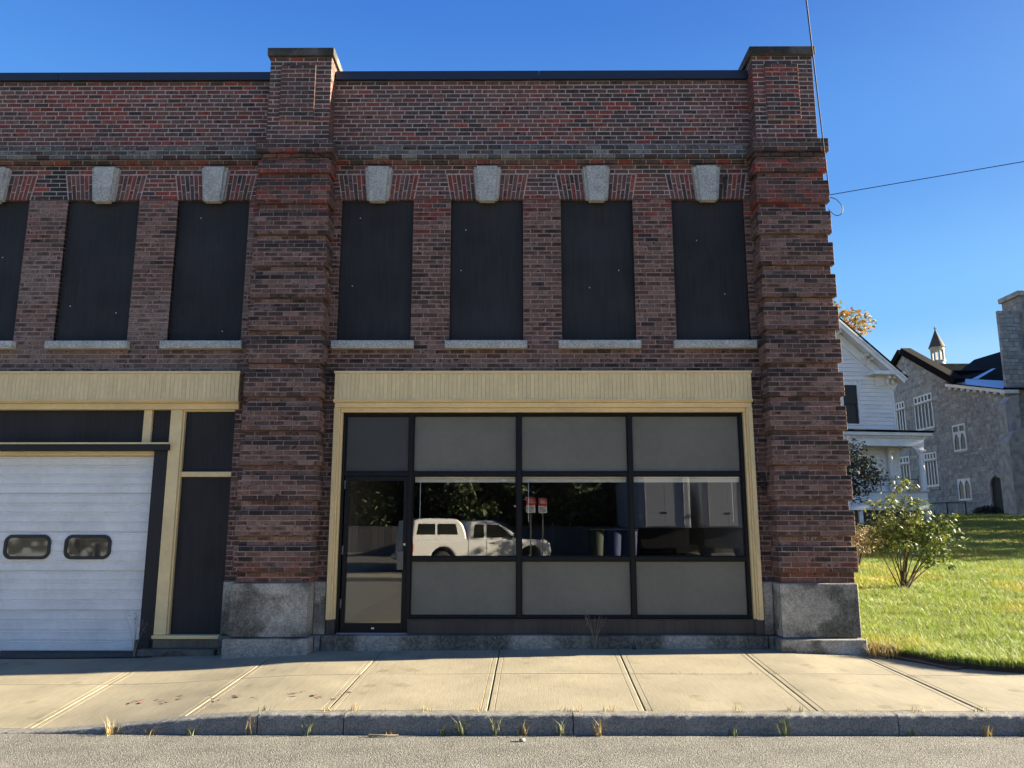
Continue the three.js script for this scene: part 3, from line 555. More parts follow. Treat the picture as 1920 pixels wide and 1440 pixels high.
// ---- garage bay on the left
{
  const G = grp('garage_front', B), p = (n, a, m, c = .003) => M(n, bx(...a, c), m, G);
  p('head_moulding', [XL, -3.85, 3.175, 3.261, -.1, .05], mCream3, .006);
  p('transom_bar', [XL, -4.77, 2.688, 2.712, -.1, .085], mCream, .004);
  p('transom_panel', [XL, -5.19, 2.713, 3.174, -.08, -.045], mBlack, 0); p('transom_post', [-5.188, -5.075, 2.713, 3.174, -.1, .0], mCream, .004); p('transom_panel', [-5.073, -4.806, 2.713, 3.174, -.08, -.045], mBlack, 0);
  p('post', [-4.80, -4.635, .165, 3.174, -.12, .03], mCream, .006); p('post_bead', [-4.634, -4.608, .165, 3.174, -.12, .01], mCream2, .004);
  p('head_bead', [-4.607, -3.917, 3.15, 3.174, -.1, .01], mCream2, .004); p('rail', [-4.607, -3.917, 2.245, 2.315, -.1, .0], mCream, .005);
  p('side_panel', [-4.606, -3.917, 2.316, 3.149, -.08, -.04], mBlack, 0); p('side_panel', [-4.606, -3.917, .166, 2.244, -.08, -.04], mBlack, 0);
  p('sill', [-4.8, -3.915, .118, .164, -.2, .08], mCream3, .006); p('sill_board', [-4.79, -3.918, -.0, .117, -.2, .05], mat([.36, .31, .22], .8, { map: rep(tBoard, 1) }), .005);
  p('timber_step', [-4.92, -3.92, -.12, -.001, -.15, .19], mat([.22, .20, .165], .9, { map: rep(tGran, 1) }), .012);
  p('black_trim', [-4.985, -4.802, -.05, 2.6, -.2, .035], mTrim, .004); p('black_header', [XL, -4.77, 2.602, 2.687, -.2, .085], mTrim, .006); p('trim_foot', [-5.03, -4.83, -.12, .1, -.1, .065], mTrim, .01);
  p('head_stop', [XL, -4.987, 2.54, 2.60, -.2, -.03], mCream, .004);
  const Dg = grp('garage_door', B), sec = 5, y0 = -.062, y1 = 2.538, sh = (y1 - y0) / sec;
  for (let s = 0; s < sec; s++) {
    const pts = [[-.15, y0 + s * sh + .001]], face = -.095, n = 4;
    for (let k = 0; k < n; k++) {
      const a = y0 + s * sh + sh * k / n, b = a + sh / n;
      const d0 = k === 0 ? .016 : .010;
      pts.push([face - d0, a + .001], [face - d0, a + .006], [face, a + .016], [face, b - .034], [face - .008, b - .030], [face - .008, b - .022], [face, b - .018], [face, b - .006]);
    }
    pts.push([face - .014, y0 + (s + 1) * sh - .001], [-.15, y0 + (s + 1) * sh - .001]);
    const sct = M('door_section', extr(pts, 5.6).rotateY(-Math.PI / 2).translate(-4.99, 0, 0), mWhite, Dg);
    if (s === 2) for (const x of [-5.845, -6.672, -7.5, -8.33]) {
      const w = .64, h = .33, R = .11, rr2 = (W, H, r) => { const q = new THREE.Shape(); q.moveTo(-W / 2 + r, -H / 2); q.lineTo(W / 2 - r, -H / 2); q.absarc(W / 2 - r, -H / 2 + r, r, -Math.PI / 2, 0); q.lineTo(W / 2, H / 2 - r); q.absarc(W / 2 - r, H / 2 - r, r, 0, Math.PI / 2); q.lineTo(-W / 2 + r, H / 2); q.absarc(-W / 2 + r, H / 2 - r, r, Math.PI / 2, Math.PI); q.lineTo(-W / 2, -H / 2 + r); q.absarc(-W / 2 + r, -H / 2 + r, r, Math.PI, Math.PI * 1.5); return q; };
      const o = rr2(w, h, R); o.holes.push(rr2(w - .085, h - .085, R - .04));
      const dw = grp('door_window', Dg, [x, 1.298, -.1]);
      M('frame', new THREE.ExtrudeGeometry(o, { depth: .02, bevelEnabled: true, bevelSize: .006, bevelThickness: .006, bevelOffset: -.006, curveSegments: 8 }), mat([.012, .012, .013], .45), dw);
      M('pane', uvm(new THREE.ShapeGeometry(rr2(w - .08, h - .08, R - .04), 8).translate(0, 0, .014)), mAcrylic(), dw);
    }
  }
  M('bottom_seal', bx(-10.5, -4.995, -.105, -.064, -.15, -.1), mTrim, Dg);
}
function mAcrylic() { return phys([.03, .03, .027], .08, { ior: 1.9, bumpMap: rep(tGlass, 1.3), bumpScale: .012 }); }

// ---------------------------------------------------------------- lawn
const lawnZ = (x) => table([[4.3, -.35], [4.45, -.05], [4.62, .27], [4.83, .64], [5.0, 1.1], [5.35, 1.38], [5.7, 1.55], [7, 1.62], [90, 1.62]], x);
const lawnY = (x, z) => (z > -27 ? .045 + .0603 * Math.max(0, -z) + .012 * Math.min(0, -z) : z > -36 ? lerp(1.673, 2.2, (-z - 27) / 9) : 2.2 + .004 * (-36 - z)) + .03 * (vnoise(x * .3, z * .3, 997, 3) - .5) * smooth(1.5, -2, z);
const L = struct(M('lawn', sheet(0, 0, 0, 0, 90, 90, (x, z) => lawnY(x, z), (u) => 4.21 + Math.pow(u, 2.2) * 80, (x, v) => lerp(lawnZ(x), -90, Math.pow(v, 2.2))), mLawn, scene), 'mown grass lawn rising to the houses');
{ // cut turf edge
  const pos = [], idx = [], n = 120; let k = 0;
  for (let i = 0; i <= n; i++) { const x = 4.3 + Math.pow(i / n, 2) * 30, z = lawnZ(x); pos.push(x, lawnY(x, z) + .004, z - .01, x, -.12, z + .015); if (i) idx.push(k - 2, k - 1, k, k - 1, k + 1, k); k += 2; }
  const g = new THREE.BufferGeometry(); g.setAttribute('position', new THREE.Float32BufferAttribute(pos, 3)); g.setIndex(idx); g.computeVertexNormals(); uvm(g);
  struct(M('turf_edge', g, mSoil, scene), 'dark soil edge of the lawn');
}
struct(M('bare_soil', sheet(0, 0, 0, 0, 24, 6, (x, z) => paveY(x, z) + .012 + .01 * vnoise(x * 9, z * 9, 999, 3), (u) => lerp(4.46, 5.25, u), (x, v) => lerp(lawnZ(x) - .05, lawnZ(x) + (.3 + .08 * vnoise(x * 6, 1, 999, 5)) * smooth(5.25, 4.9, x) * smooth(4.44, 4.6, x), v)), mat([.17, .125, .08], 1, { map: rep(tMortar, 1), bumpMap: rep(tMortar, 2), bumpScale: .01 }), scene), 'bare brown soil at the pavement edge');
function bladeTuft(n, h, spread, wdt) {
  const P = [], K = [], idx = [];
  for (let i = 0; i < n; i++) {
    const a = rr(0, 6.283), r = spread * Math.sqrt(rnd()), x = Math.cos(a) * r, z = Math.sin(a) * r, b = rr(0, 6.283), ln = h * rr(.55, 1.1), bend = ln * rr(.15, .75), w = wdt * rr(.7, 1.2), t = rr(.5, 1.3), yl = rnd() < .25;
    const dx = Math.cos(b), dz = Math.sin(b), s = P.length / 3;
    const pt = (f, side) => P.push(x + dx * bend * f * f + -dz * w * side * (1 - f), ln * f * (1 - .12 * f), z + dz * bend * f * f + dx * w * side * (1 - f));
    pt(0, -1); pt(0, 1); pt(.55, -1); pt(.55, 1); pt(1, 0);
    for (let q = 0; q < 5; q++) K.push(...(yl ? [1.35 * t, 1.15 * t, .9 * t] : [t, t, t]));
    idx.push(s, s + 1, s + 2, s + 1, s + 3, s + 2, s + 2, s + 3, s + 4);
  }
  const g = new THREE.BufferGeometry(); g.setAttribute('position', new THREE.Float32BufferAttribute(P, 3)); g.setAttribute('color', new THREE.Float32BufferAttribute(K, 3)); g.setIndex(idx); g.computeVertexNormals(); return g;
}
const mBlade = leafMat([.275, .315, .042], .42);
{
  const sets = [[bladeTuft(9, .105, .06, .0062), 0, 74000, 0], [bladeTuft(9, .10, .08, .006), 1, 26000, 1]];
  const mtx = new THREE.Matrix4(), q = new THREE.Quaternion(), sc = new THREE.Vector3(), up = new THREE.Vector3(0, 1, 0), c = new THREE.Color();
  for (const [g, kind, n] of sets) {
    const im = new THREE.InstancedMesh(g, mBlade, n); im.name = numbered('grass'); let k = 0;
    while (k < n) {
      const dz = kind ? rr(21, 46) : 9 + 14.5 * Math.pow(rnd(), 1.25), z = 10.6 - dz, x = rr(4.3, dz * .69 + 3);
      if (z > lawnZ(x) - .01) { if (kind === 0 && rnd() < .98) continue; continue; }
      if (x < 4.28 && z > -11.8) continue;
      if (z < -27 && x < 20.5) { if (rnd() < .95) continue; }
      const p = vnoise(x * .8, z * .8, 997, 31), d = vnoise(x * 2.7, z * 2.7, 997, 37);
      const s = rr(.65, 1.15) * (.8 + .4 * d); q.setFromAxisAngle(up, rr(0, 6.28)); sc.set(s, s * rr(.8, 1.2), s);
      im.setMatrixAt(k, mtx.compose(new THREE.Vector3(x, lawnY(x, z) - .006, z), q, sc));
      const y = smooth(.45, .8, p); im.setColorAt(k, c.setRGB(lerp(.85, 1.22, y) * rr(.85, 1.15), lerp(1, 1.1, y) * rr(.9, 1.1), lerp(1, .8, y))); k++;
    }
    im.castShadow = im.receiveShadow = true; im.userData.kind = 'stuff'; im.userData.label = kind ? 'shaded far grass of the lawn' : 'sunlit near grass of the lawn'; im.userData.category = 'grass'; scene.add(im);
  }
}

// ---------------------------------------------------------------- leaves, shrubs, trees
// leaves: folded leaf faces set round given points
function leaves(points, size, tone, droop = .3, glossy) {
  const P = [], K = [], idx = [], v = new THREE.Vector3(), e = new THREE.Euler(), q = new THREE.Quaternion();
  const shape = [[0, 0, 0], [.32, .035, .35], [.0, -.02, .45], [-.32, .035, .35], [.22, .02, .75], [-.22, .02, .75], [0, -.05, 1.05]], tri = [0, 1, 2, 0, 2, 3, 1, 4, 2, 2, 5, 3, 2, 4, 6, 2, 6, 5];
  for (const p of points) {
    const s = size * rr(.6, 1.2), n = P.length / 3; e.set(rr(-.9, .9) + droop, rr(0, 6.283), rr(-.8, .8), 'YXZ'); q.setFromEuler(e);
    const t = tone(p), k = rr(.75, 1.25);
    for (const c of shape) { v.set(c[0] * s, c[1] * s, c[2] * s).applyQuaternion(q); P.push(p[0] + v.x, p[1] + v.y, p[2] + v.z); K.push(t[0] * k, t[1] * k, t[2] * k); }
    for (const i of tri) idx.push(n + i);
  }
  const g = new THREE.BufferGeometry(); g.setAttribute('position', new THREE.Float32BufferAttribute(P, 3)); g.setAttribute('color', new THREE.Float32BufferAttribute(K, 3)); g.setIndex(idx);
  const f = g.toNonIndexed(); f.computeVertexNormals(); return f;
}
const mLeafShrub = phys([1, 1, 1], .68, { transmission: .3, thickness: 0, side: THREE.DoubleSide, vertexColors: true });
const mLeaf = leafMat([1, 1, 1], .32);
{ // green shrub on the lawn: many stems from one stool, leafy at the ends
  const s = tag(grp('lilac_shrub', scene, [7.57, lawnY(7.57, -4.93) - .02, -4.93]), 'green leafy shrub with bare lower stems on sunny lawn', 'shrub');
  const wood = [], pts = [];
  const tips = [[.10, 2.12, .0], [.42, 1.95, .1], [.42, 2.15, -.1], [-.18, 1.72, .25], [-.40, 1.6, -.2], [-.52, 1.3, .15], [-.62, 1.05, .05], [.2, 1.6, .5], [.62, 1.5, -.35], [.85, 1.48, .2], [.98, 1.4, .05], [1.04, 1.18, .1], [1.0, .9, .2], [.75, 1.05, .6], [-.1, 1.4, -.5], [.3, 1.3, -.55], [.9, .62, -.1], [.0, 1.25, .4], [.45, 1.25, .1], [-.3, 1.15, .4]];
  for (const [x, y, z] of tips) {
    const b = [rr(-.09, .09), 0, rr(-.07, .07)], mid = [lerp(b[0], x, .36) + rr(-.05, .05), y * .45, lerp(b[2], z, .36)], m2 = [lerp(b[0], x, .7), y * .78, lerp(b[2], z, .7)];
    wood.push(taperTube([b, mid, m2, [x, y, z]], rr(.010, .018), .003, 10, 5));
    const cv = new THREE.CatmullRomCurve3([b, mid, m2, [x, y, z]].map((p) => new THREE.Vector3(...p)));
    for (let k = 0; k < 10; k++) {
      const t = rr(.58, 1), o = cv.getPointAt(t), d = new THREE.Vector3(rr(-.3, .3), rr(-.06, .26), rr(-.3, .3)).multiplyScalar(.55 + .5 * (1.1 - Math.abs(t - .8) * 2));
      const eN = o.clone().add(d); wood.push(taperTube([o, o.clone().lerp(eN, .5).add(new THREE.Vector3(0, .03, 0)), eN], .005, .002, 3, 4));
      for (let j = 0; j < 15; j++) { const a = o.clone().lerp(eN, rr(.2, 1.15)); pts.push([a.x + rr(-.08, .08), a.y + rr(-.06, .06), a.z + rr(-.08, .08)]); }
    }
  }
  M('stems', flat(wood.map((g) => uvm(g))), mBark, s);
  M('foliage', leaves(pts, .088, () => rnd() < .35 ? [.24, .28, .045] : [.08, .13, .028], .35), mLeafShrub, s);
}
function ballPoints(blobs, n) { const out = [], tot = blobs.reduce((a, b) => a + b[3] * b[4] * b[5], 0); for (const [x, y, z, a, b, c] of blobs) { const m = n * a * b * c / tot; for (let i = 0; i < m; i++) { const r = Math.pow(rnd(), .42), t = rr(0, 6.283), u = rr(-1, 1), s = Math.sqrt(1 - u * u); out.push([x + a * r * s * Math.cos(t), y + b * r * u, z + c * r * s * Math.sin(t)]); } } return out; }
{ // dry brown bush half hidden by the corner
  const y = lawnY(8.35, -8.6), s = tag(grp('dry_bush', scene, [8.3, y, -8.6]), 'low dry brown bush beside the building corner on lawn', 'bush');
  const w = []; for (let k = 0; k < 16; k++) { const a = rr(0, 6.28), r = rr(.2, .7); w.push(taperTube([[0, 0, 0], [Math.cos(a) * r * .4, .4, Math.sin(a) * r * .4], [Math.cos(a) * r, rr(.6, 1.0), Math.sin(a) * r]], .012, .003, 5, 4)); }
  M('stems', flat(w.map((g) => uvm(g))), mBark, s);
  M('foliage', leaves(ballPoints([[0, .68, 0, .72, .38, .6], [-.35, .6, .1, .45, .35, .4], [.35, .7, 0, .4, .3, .4]], 2600), .055, () => rnd() < .2 ? [.16, .17, .05] : [.30, .20, .10], .2), mLeaf, s);
}
// a tree: trunk, limbs and a crown of clumps
function tree(name, label, [x, y, z], h, cr, tone, o = {}) {
  const t = tag(grp(name, scene, [x, y, z]), label, 'tree', o.group), base = o.base ?? .3, limbs = [], blobs = [];
  limbs.push(taperTube([[0, -.2, 0], [rr(-.1, .1), h * .35, rr(-.1, .1)], [rr(-.3, .3), h * .8, rr(-.3, .3)]], h * .024, h * .006, 8, 8));
  const n = o.clumps ?? 26;
  for (let k = 0; k < n; k++) {
    const f = lerp(base, 1, (k + .5) / n), r = cr * Math.pow(Math.sin(Math.PI * clamp((f - base * .6) / (1.06 - base * .6), .05, .97)), .7), a = k * 2.4 + rr(-.4, .4), d = r * rr(.35, .85);
    const p = [Math.cos(a) * d, h * f * rr(.94, 1.02), Math.sin(a) * d], s = cr * rr(.24, .42);
    blobs.push([...p, s, s * rr(.55, .8), s]);
    limbs.push(taperTube([[0, h * f * .62, 0], [p[0] * .5, h * f * .8, p[2] * .5], p], h * .007, h * .002, 4, 4));
  }
  M('trunk', flat(limbs.map((g) => uvm(g))), mBark, t);
  M('crown', leaves(ballPoints(blobs, o.n ?? 9000), o.leaf ?? .22, tone, .2), mLeaf, t);
  return t;
}
const gDark = () => rnd() < .2 ? [.12, .14, .03] : [.055, .085, .022], gMid = () => rnd() < .25 ? [.19, .18, .04] : [.085, .12, .028], gGold = () => pick([[.42, .26, .05], [.30, .26, .05], [.45, .2, .08], [.2, .22, .05]]);
tree('yew_tree', 'dark evergreen tree in front of the white porch', [12.6, lawnY(12.6, -20) - .1, -20], 3.7, 1.75, () => [.022, .034, .014], { base: .42, n: 5200, leaf: .13, clumps: 24 });
seed = 4242;
tree('maple_tree', 'yellow and orange autumn tree above the white gable roof', [20.7, 2.2, -41], 14.4, 3.9, gGold, { n: 9000, leaf: .3 });
// shade trees outside the frame whose shadow lies on the upper lawn
for (const [x, z, h, r] of [[31, -16.3, 13, 4.6], [40, -23, 14, 5], [33.5, -27, 13, 4.8], [41, -32, 14, 5]])
  tree('shade_tree', 'broad green tree beyond the right edge that shades the upper lawn', [x, lawnY(x, z) - .1, z], h, r, gMid, { group: 'trees shading the upper lawn', base: .06, n: 9000, leaf: .42, clumps: 34 });

// ---------------------------------------------------------------- white clapboard house
{
  const H = tag(grp('white_house', scene, [18.85, 0, -27.4], 8 * Math.PI / 180), 'white clapboard house with bracketed gable and front porch', 'house');
  const p = (n, a, m, c = 0, par = H) => M(n, bx(...a, c), m, par), mSide = [mWhiteWood, mat([.84, .84, .84], .6, { map: rep(tClean, RP) }), mat([.86, .86, .86], .6, { map: rep(tClean, RP) })];
  const apex = -5.2, slope = .86, eave = 8.9, gY = (x) => eave + (x > apex ? -x : x - 2 * apex) * slope;     // gable line above the wall
  M('wall_core', extr([[2 * apex, 1.5], [-.01, 1.5], [-.01, eave - .1], [apex, gY(apex) - .1], [2 * apex, eave - .1]], 9).translate(0, 0, -9.03), mSide[1], H);
  const ex = .205;
  for (let k = 0; k * ex + 2.3 < 13.4; k++) {
    const y0 = 2.3 + k * ex, y1 = y0 + ex + .012, top = y0 + ex; let xr = -.12, xl = 2 * apex;
    if (top > eave - .25) { xr = Math.min(xr, -(top - eave + .25) / slope); xl = 2 * apex - xr; }
    if (xr - xl < .4) break;
    const prof = extr([[-.03, y0], [.05, y0], [.008, y1], [-.03, y1]], 1).rotateY(-Math.PI / 2);
    const segs = y1 > 6.5 && y0 < 8.5 ? [[xl, -2.85], [-1.83, xr]] : y1 > 3.3 && y0 < 5.4 ? [[xl, -4.3], [-3.25, xr]] : [[xl, xr]];
    for (const [a, b] of segs) if (b > a + .05) M('clapboard', prof.clone().scale(b - a, 1, 1).translate(b, 0, 0), pick(mSide), H);
  }
  p('corner_board', [-.119, .02, 2.2, 8.75, -.1, .045], mWhiteWood, .006);
  // sash window
  const w = grp('window', H);
  for (const a of [[-2.84, -2.72, 6.45, 8.5], [-1.96, -1.84, 6.45, 8.5], [-2.718, -1.962, 8.38, 8.5], [-2.9, -1.78, 6.36, 6.449]]) p('frame', [...a, -.05, .07], mWhiteWood, .008, w);
  p('sash_rail', [-2.715, -1.965, 7.42, 7.47, -.03, .03], mTrim, .004, w); p('pane', [-2.715, -1.965, 6.452, 7.418, -.03, .0], mGlassFar, 0, w); p('pane', [-2.715, -1.965, 7.472, 8.378, -.03, .01], mGlassFar, 0, w); p('sash_edge', [-2.06, -2.02, 6.452, 7.418, .002, .03], mIron, .004, w);
  // roof and raking cornice
  const roof = grp('roof', H);
  for (const s of [1, -1]) {
    const ang = Math.atan(slope), len = (-apex + .42) / Math.cos(ang);
    const slab = (n, t0, t1, z0, z1, x0, m) => { const g = bx(x0, len, t0, t1, z0, z1, .004); g.translate(0, 0, 0); g.rotateZ(-ang); if (s < 0) g.scale(-1, 1, 1); g.translate(apex, gY(apex) + .12, 0); M(n, g, m, roof); };
    slab('roof_slope', .0, .12, -9.5, .62, 0, mShingle);
    slab('rake_board', -.27, -.002, .56, .61, .0, mWhiteWood); slab('rake_crown', -.09, -.001, .611, .66, 0, mWhiteWood);
    slab('soffit', -.20, -.12, .0, .559, 0, mWhiteWood); slab('frieze_board', -.62, -.22, .034, .075, .2, mWhiteWood); slab('frieze_bead', -.66, -.605, .034, .10, .2, mWhiteWood);
    if (s > 0) for (const d of [1.6, 3.15, 3.45, 5.2, 5.5]) { const g = flat([bx(d - .06, d + .06, -.55, -.2, .08, .2, .01), bx(d - .07, d + .07, -.34, -.2, .08, .42, .02), bx(d - .05, d + .05, -.62, -.5, .08, .15, .02)]); g.rotateZ(-ang).translate(apex, gY(apex) + .12, 0); M('bracket', g, mWhiteWood, roof); }
  }
  p('eave_return', [-1.35, .36, 8.86, 9.0, -.1, .62], mWhiteWood, .02); p('eave_return_roof', [-1.3, .34, 9.0, 9.06, -.1, .58], mWhiteWood, .01); p('return_frieze', [-.95, .06, 8.36, 8.86, .034, .09], mWhiteWood, .01);
  for (const x of [-.12, -.4]) M('bracket', flat([bx(x - .07, x + .07, 8.5, 8.86, .09, .25, .02), bx(x - .08, x + .08, 8.68, 8.86, .09, .45, .03), new THREE.SphereGeometry(.07, 8, 6).translate(x, 8.48, .17)]), mWhiteWood, H);
  for (const z of [-.3, -.6]) M('bracket', flat([bx(.02, .2, 8.5, 8.86, z - .07, z + .07, .02), bx(.02, .4, 8.68, 8.86, z - .08, z + .08, .03)]), mWhiteWood, H);
  p('side_eave', [.02, .36, 8.86, 9.0, -9, -.101], mWhiteWood, .02);
  // porch
  const P = grp('porch', H), q = (n, a, m, c = .006) => M(n, bx(...a, c), m, P), z1 = .95, xr = .55;
  q('roof', [-6, xr + .55, 5.93, 6.02, -2.2, z1 + .3], mShingle); q('cornice', [-6, xr + .5, 5.76, 5.925, -2.2, z1 + .25], mWhiteWood, .02);
  q('beam', [-6, xr + .12, 5.27, 5.63, z1 - .1, z1 + .08], mWhiteWood); q('beam', [xr - .06, xr + .119, 5.27, 5.63, -2.2, z1 - .101], mWhiteWood); q('ceiling', [-6, xr, 5.55, 5.62, -2.2, z1 - .12], mat([.3, .3, .3], .7));
  q('fascia_band', [-6, xr + .2, 5.631, 5.759, z1 - .1, z1 + .12], mWhiteWood);
  for (let k = 0; k < 34; k++) q('dentil', [xr + .15 - k * .115, xr + .21 - k * .115, 5.66, 5.757, z1 + .121, z1 + .17], mWhiteWood, 0);
  const column = (x, z, y1 = 5.0) => { const c = M('column', new THREE.CylinderGeometry(.105, .125, y1 - 3.2, 16).translate(x, (y1 + 3.2) / 2, z), mWhiteWood, P); M('capital', bx(x - .16, x + .16, y1, y1 + .12, z - .16, z + .16, .02), mWhiteWood, c); M('block', bx(x - .12, x + .12, y1 + .121, 5.27, z - .1, z + .08, .01), mWhiteWood, c); M('base', bx(x - .16, x + .16, 3.12, 3.2, z - .16, z + .16, .02), mWhiteWood, c); return c; };
  column(xr - .02, z1 - .03); column(-2.85, z1 - .03); column(xr - .03, -1.6); column(-.6, .2, 5.0); 
  const arc = (x, s) => { const g = []; const sh = new THREE.Shape(); sh.moveTo(0, 0); sh.lineTo(s * .55, 0); sh.quadraticCurveTo(s * .1, -.03, 0, -.42); sh.lineTo(0, 0); return new THREE.ExtrudeGeometry(sh, { depth: .1, bevelEnabled: false }).translate(x, 5.268, z1 - .08); };
  M('arch_bracket', uvm(arc(xr - .145, -1)), mWhiteWood, P); M('arch_bracket', uvm(arc(-2.725, 1)), mWhiteWood, P);
  q('floor', [-6, xr + .15, 3.06, 3.119, -2.2, z1 + .1], mat([.4, .41, .42], .7), .01);
  for (let k = 0; k < 4; k++) { const y = 2.36 + k * .175; M('skirt_board', extr([[-.02, y], [.03, y], [.008, y + .185], [-.02, y + .185]], 7.1).rotateY(-Math.PI / 2).translate(xr + .1, 0, z1 + .02), pick(mSide), P); }
  q('skirt_rail', [-6, xr + .12, 2.24, 2.358, z1 - .05, z1 + .06], mWhiteWood); for (const x of [-2.95, xr - .08]) q('post', [x, x + .2, 1.4, 2.239, z1 - .05, z1 + .05], mWhiteWood);
  q('lattice_back', [-2.74, xr - .09, 1.45, 2.239, z1 - .08, z1 - .05], mIron, 0);
  for (let k = 0; k < 30; k++) q('lattice_slat', [-2.74 + k * .127, -2.705 + k * .127, 1.5, 2.238, z1 - .049, z1 - .037], mat([.035, .035, .05], .7), 0);
  for (let k = 0; k < 6; k++) q('lattice_slat', [-2.74, xr - .09, 1.55 + k * .12, 1.585 + k * .12, z1 - .036, z1 - .024], mat([.035, .035, .05], .7), 0);
  q('end_skirt', [xr + .02, xr + .1, 1.4, 3.05, -2.2, z1 + .01], mWhiteWood); 
  const rail = M('railing', flat([bx(-2.7, .6, 3.72, 3.75, .45, .49, 0), bx(-2.7, .6, 3.42, 3.44, .45, .48, 0), ...[-2.2, -1.4, -.6, 0, .58].map((x) => bx(x, x + .025, 3.12, 3.9, .45, .48, 0))]), mIron, P);
  q('door_leaf', [-4.25, -3.3, 3.12, 5.2, .01, .05], mIron); 
}

// ---------------------------------------------------------------- stone church
{
  const X = 29.5, Cc = tag(grp('stone_church', scene), 'grey ashlar stone church wing with gable and tall chimney', 'church');
  const F = LEFT(X), st = new Courses();
  const top = (z) => z > -40.4 ? lerp(9.3, 10.75, (-z - 35.2) / 5.2) : z > -46.8 ? lerp(10.9, 14.4, (-z - 40.4) / 6.4) : lerp(14.4, 11, (-z - 46.8) / 6.2);
  const openings = [[-46.02, -43.3, 8.1, 10.95], [-48.75, -47.2, 8.1, 10.95], [-45.75, -43.45, 4.0, 6.8], [-48.9, -47.2, 4.0, 6.8], [-41.35, -39.7, 6.2, 8.25], [-41.4, -39.75, 3.0, 4.65], [-37.75, -36.2, 1.5, 4.7]];
  const tone = () => jit(pick([[.45, .445, .43], [.49, .48, .46], [.40, .395, .385], [.46, .445, .425], [.53, .52, .495], [.43, .43, .425]]), .09);
  let y = 1.7;
  while (y < 14.4) {
    const h = pick([.2, .24, .28, .32]), m = y + h / 2; let segs = [[-53, -35.25]];
    for (const [a, b, c, d] of openings) if (m > c && m < d) segs = segs.flatMap(([p, q]) => p < a && q > b ? [[p, a], [b, q]] : [[p, q]]);
    for (let [p, q] of segs) {
      if (y + h > 9.3) { let z = p; const ok = []; let s = null; for (; z <= q; z += .1) { const inn = top(z) > y + h * .6; if (inn && s === null) s = z; if (!inn && s !== null) { ok.push([s, z]); s = null; } } if (s !== null) ok.push([s, q]); ok.forEach(([a, b]) => st.row(F, y, y + h, a, b, rr(0, .012), -.2, tone, { L: rr(.42, .66), J: .014, jv: .014, ph: rr(0, .6), ch: .01, dz: () => rr(-.008, .014) })); }
      else st.row(F, y, y + h, p, q, 0, -.2, tone, { L: rr(.42, .66), J: .014, jv: .014, ph: rr(0, .6), ch: .01, dz: () => rr(-.008, .014) });
    }
    st.row(FRONT(-35.25), y, y + h, X + .1, 40, 0, -.2, tone, { L: .55, J: .014, jv: .014, ph: rr(0, .5), ch: .01 });
    y += h; if (y > 9.0 && y < 9.3) y += .001;
  }
  st.build(Cc, 'stone', 'stonework', mStone, 300);
  const out = []; for (let z = -35.26; z > -53; z -= .4) out.push([-z, top(z) - .05]); out.push([53, 1]); out.push([35.26, 1]);
  const cs = new THREE.Shape(out.map((q) => new THREE.Vector2(...q)));
  for (const [a, b, c, d] of [[-45.93, -43.42, 8.28, 10.82], [-48.65, -47.3, 8.28, 10.82], [-45.65, -43.55, 4.18, 6.62], [-48.82, -47.32, 4.2, 6.65], [-41.28, -39.78, 6.35, 8.14], [-41.32, -39.82, 3.12, 4.55], [-37.63, -36.31, 1.6, 4.4]]) cs.holes.push(new THREE.Path([[-b, c], [-b, d], [-a, d], [-a, c]].map((q) => new THREE.Vector2(...q))));
  M('wall_core', uvm(new THREE.ExtrudeGeometry(cs, { depth: .6, bevelEnabled: false }).rotateY(Math.PI / 2).translate(X + .01, 0, 0)), mStoneCore, Cc);
  const p = (n, a, m, c = .01, par = Cc) => M(n, bx(...a, c), m, par);
  const barWindow = (z0, z1, y0, y1, n, tr) => { // tall light with vertical bars under a row of small panes
    const w = grp('window', Cc), q = (a, b, c, d) => p('bar', [X - .01, X + .028, c, d, a, b], mWhiteWood, .006, w), H = y1 - y0, t = y1 - H * .22;
    p('pane', [X + .03, X + .07, y0, y1, z0, z1], mGlassFar, 0, w);
    q(z0, z0 + .13, y0, y1); q(z1 - .13, z1, y0, y1); q(z0 + .131, z1 - .131, y0, y0 + .14); q(z0 + .131, z1 - .131, y1 - .12, y1); q(z0 + .131, z1 - .131, t - .02, t + .1);
    for (let k = 1; k < n; k++) { const z = lerp(z0 + .1, z1 - .1, k / n); q(z - .06, z + .06, y0 + .141, t - .13); if (k % 1 === 0 && k < n) q(z - .085, z + .085, t + .101, y1 - .121); }
    p('transom', [X - .05, X + .1, t - .14, t - .025, z0 - .2, z1 + .2], mStoneTrim, .02, w);
    p('sill', [X - .09, X + .1, y0 - .2, y0 - .002, z0 - .12, z1 + .12], mStoneTrim, .02, w); p('lintel', [X - .04, X + .1, y1 + .002, y1 + .42, z0 - .25, z1 + .25], mStoneTrim, .02, w);
  };
  barWindow(-45.93, -43.42, 8.28, 10.82, 5, 1); barWindow(-48.65, -47.3, 8.28, 10.82, 3, 1); barWindow(-45.65, -43.55, 4.18, 6.62, 5, 1); barWindow(-48.82, -47.32, 4.2, 6.65, 3, 1);
  const twin = (z0, z1, y0, y1, head) => {
    const w = grp('window', Cc), q = (a, b, c, d) => p('bar', [X - .01, X + .028, c, d, a, b], mWhiteWood, .006, w), zm = (z0 + z1) / 2, t = head ? y1 - .5 : y1;
    p('pane', [X + .03, X + .07, y0, y1, z0, z1], mGlassFar, 0, w);
    q(z0, z0 + .12, y0, y1); q(z1 - .12, z1, y0, y1); q(zm - .07, zm + .07, y0 + .121, y1 - .121); q(z0 + .121, z1 - .121, y0, y0 + .12); q(z0 + .121, z1 - .121, y1 - .12, y1);
    if (head) { q(z0 + .121, zm - .071, t - .1, t + .02); q(zm + .071, z1 - .121, t - .1, t + .02); }
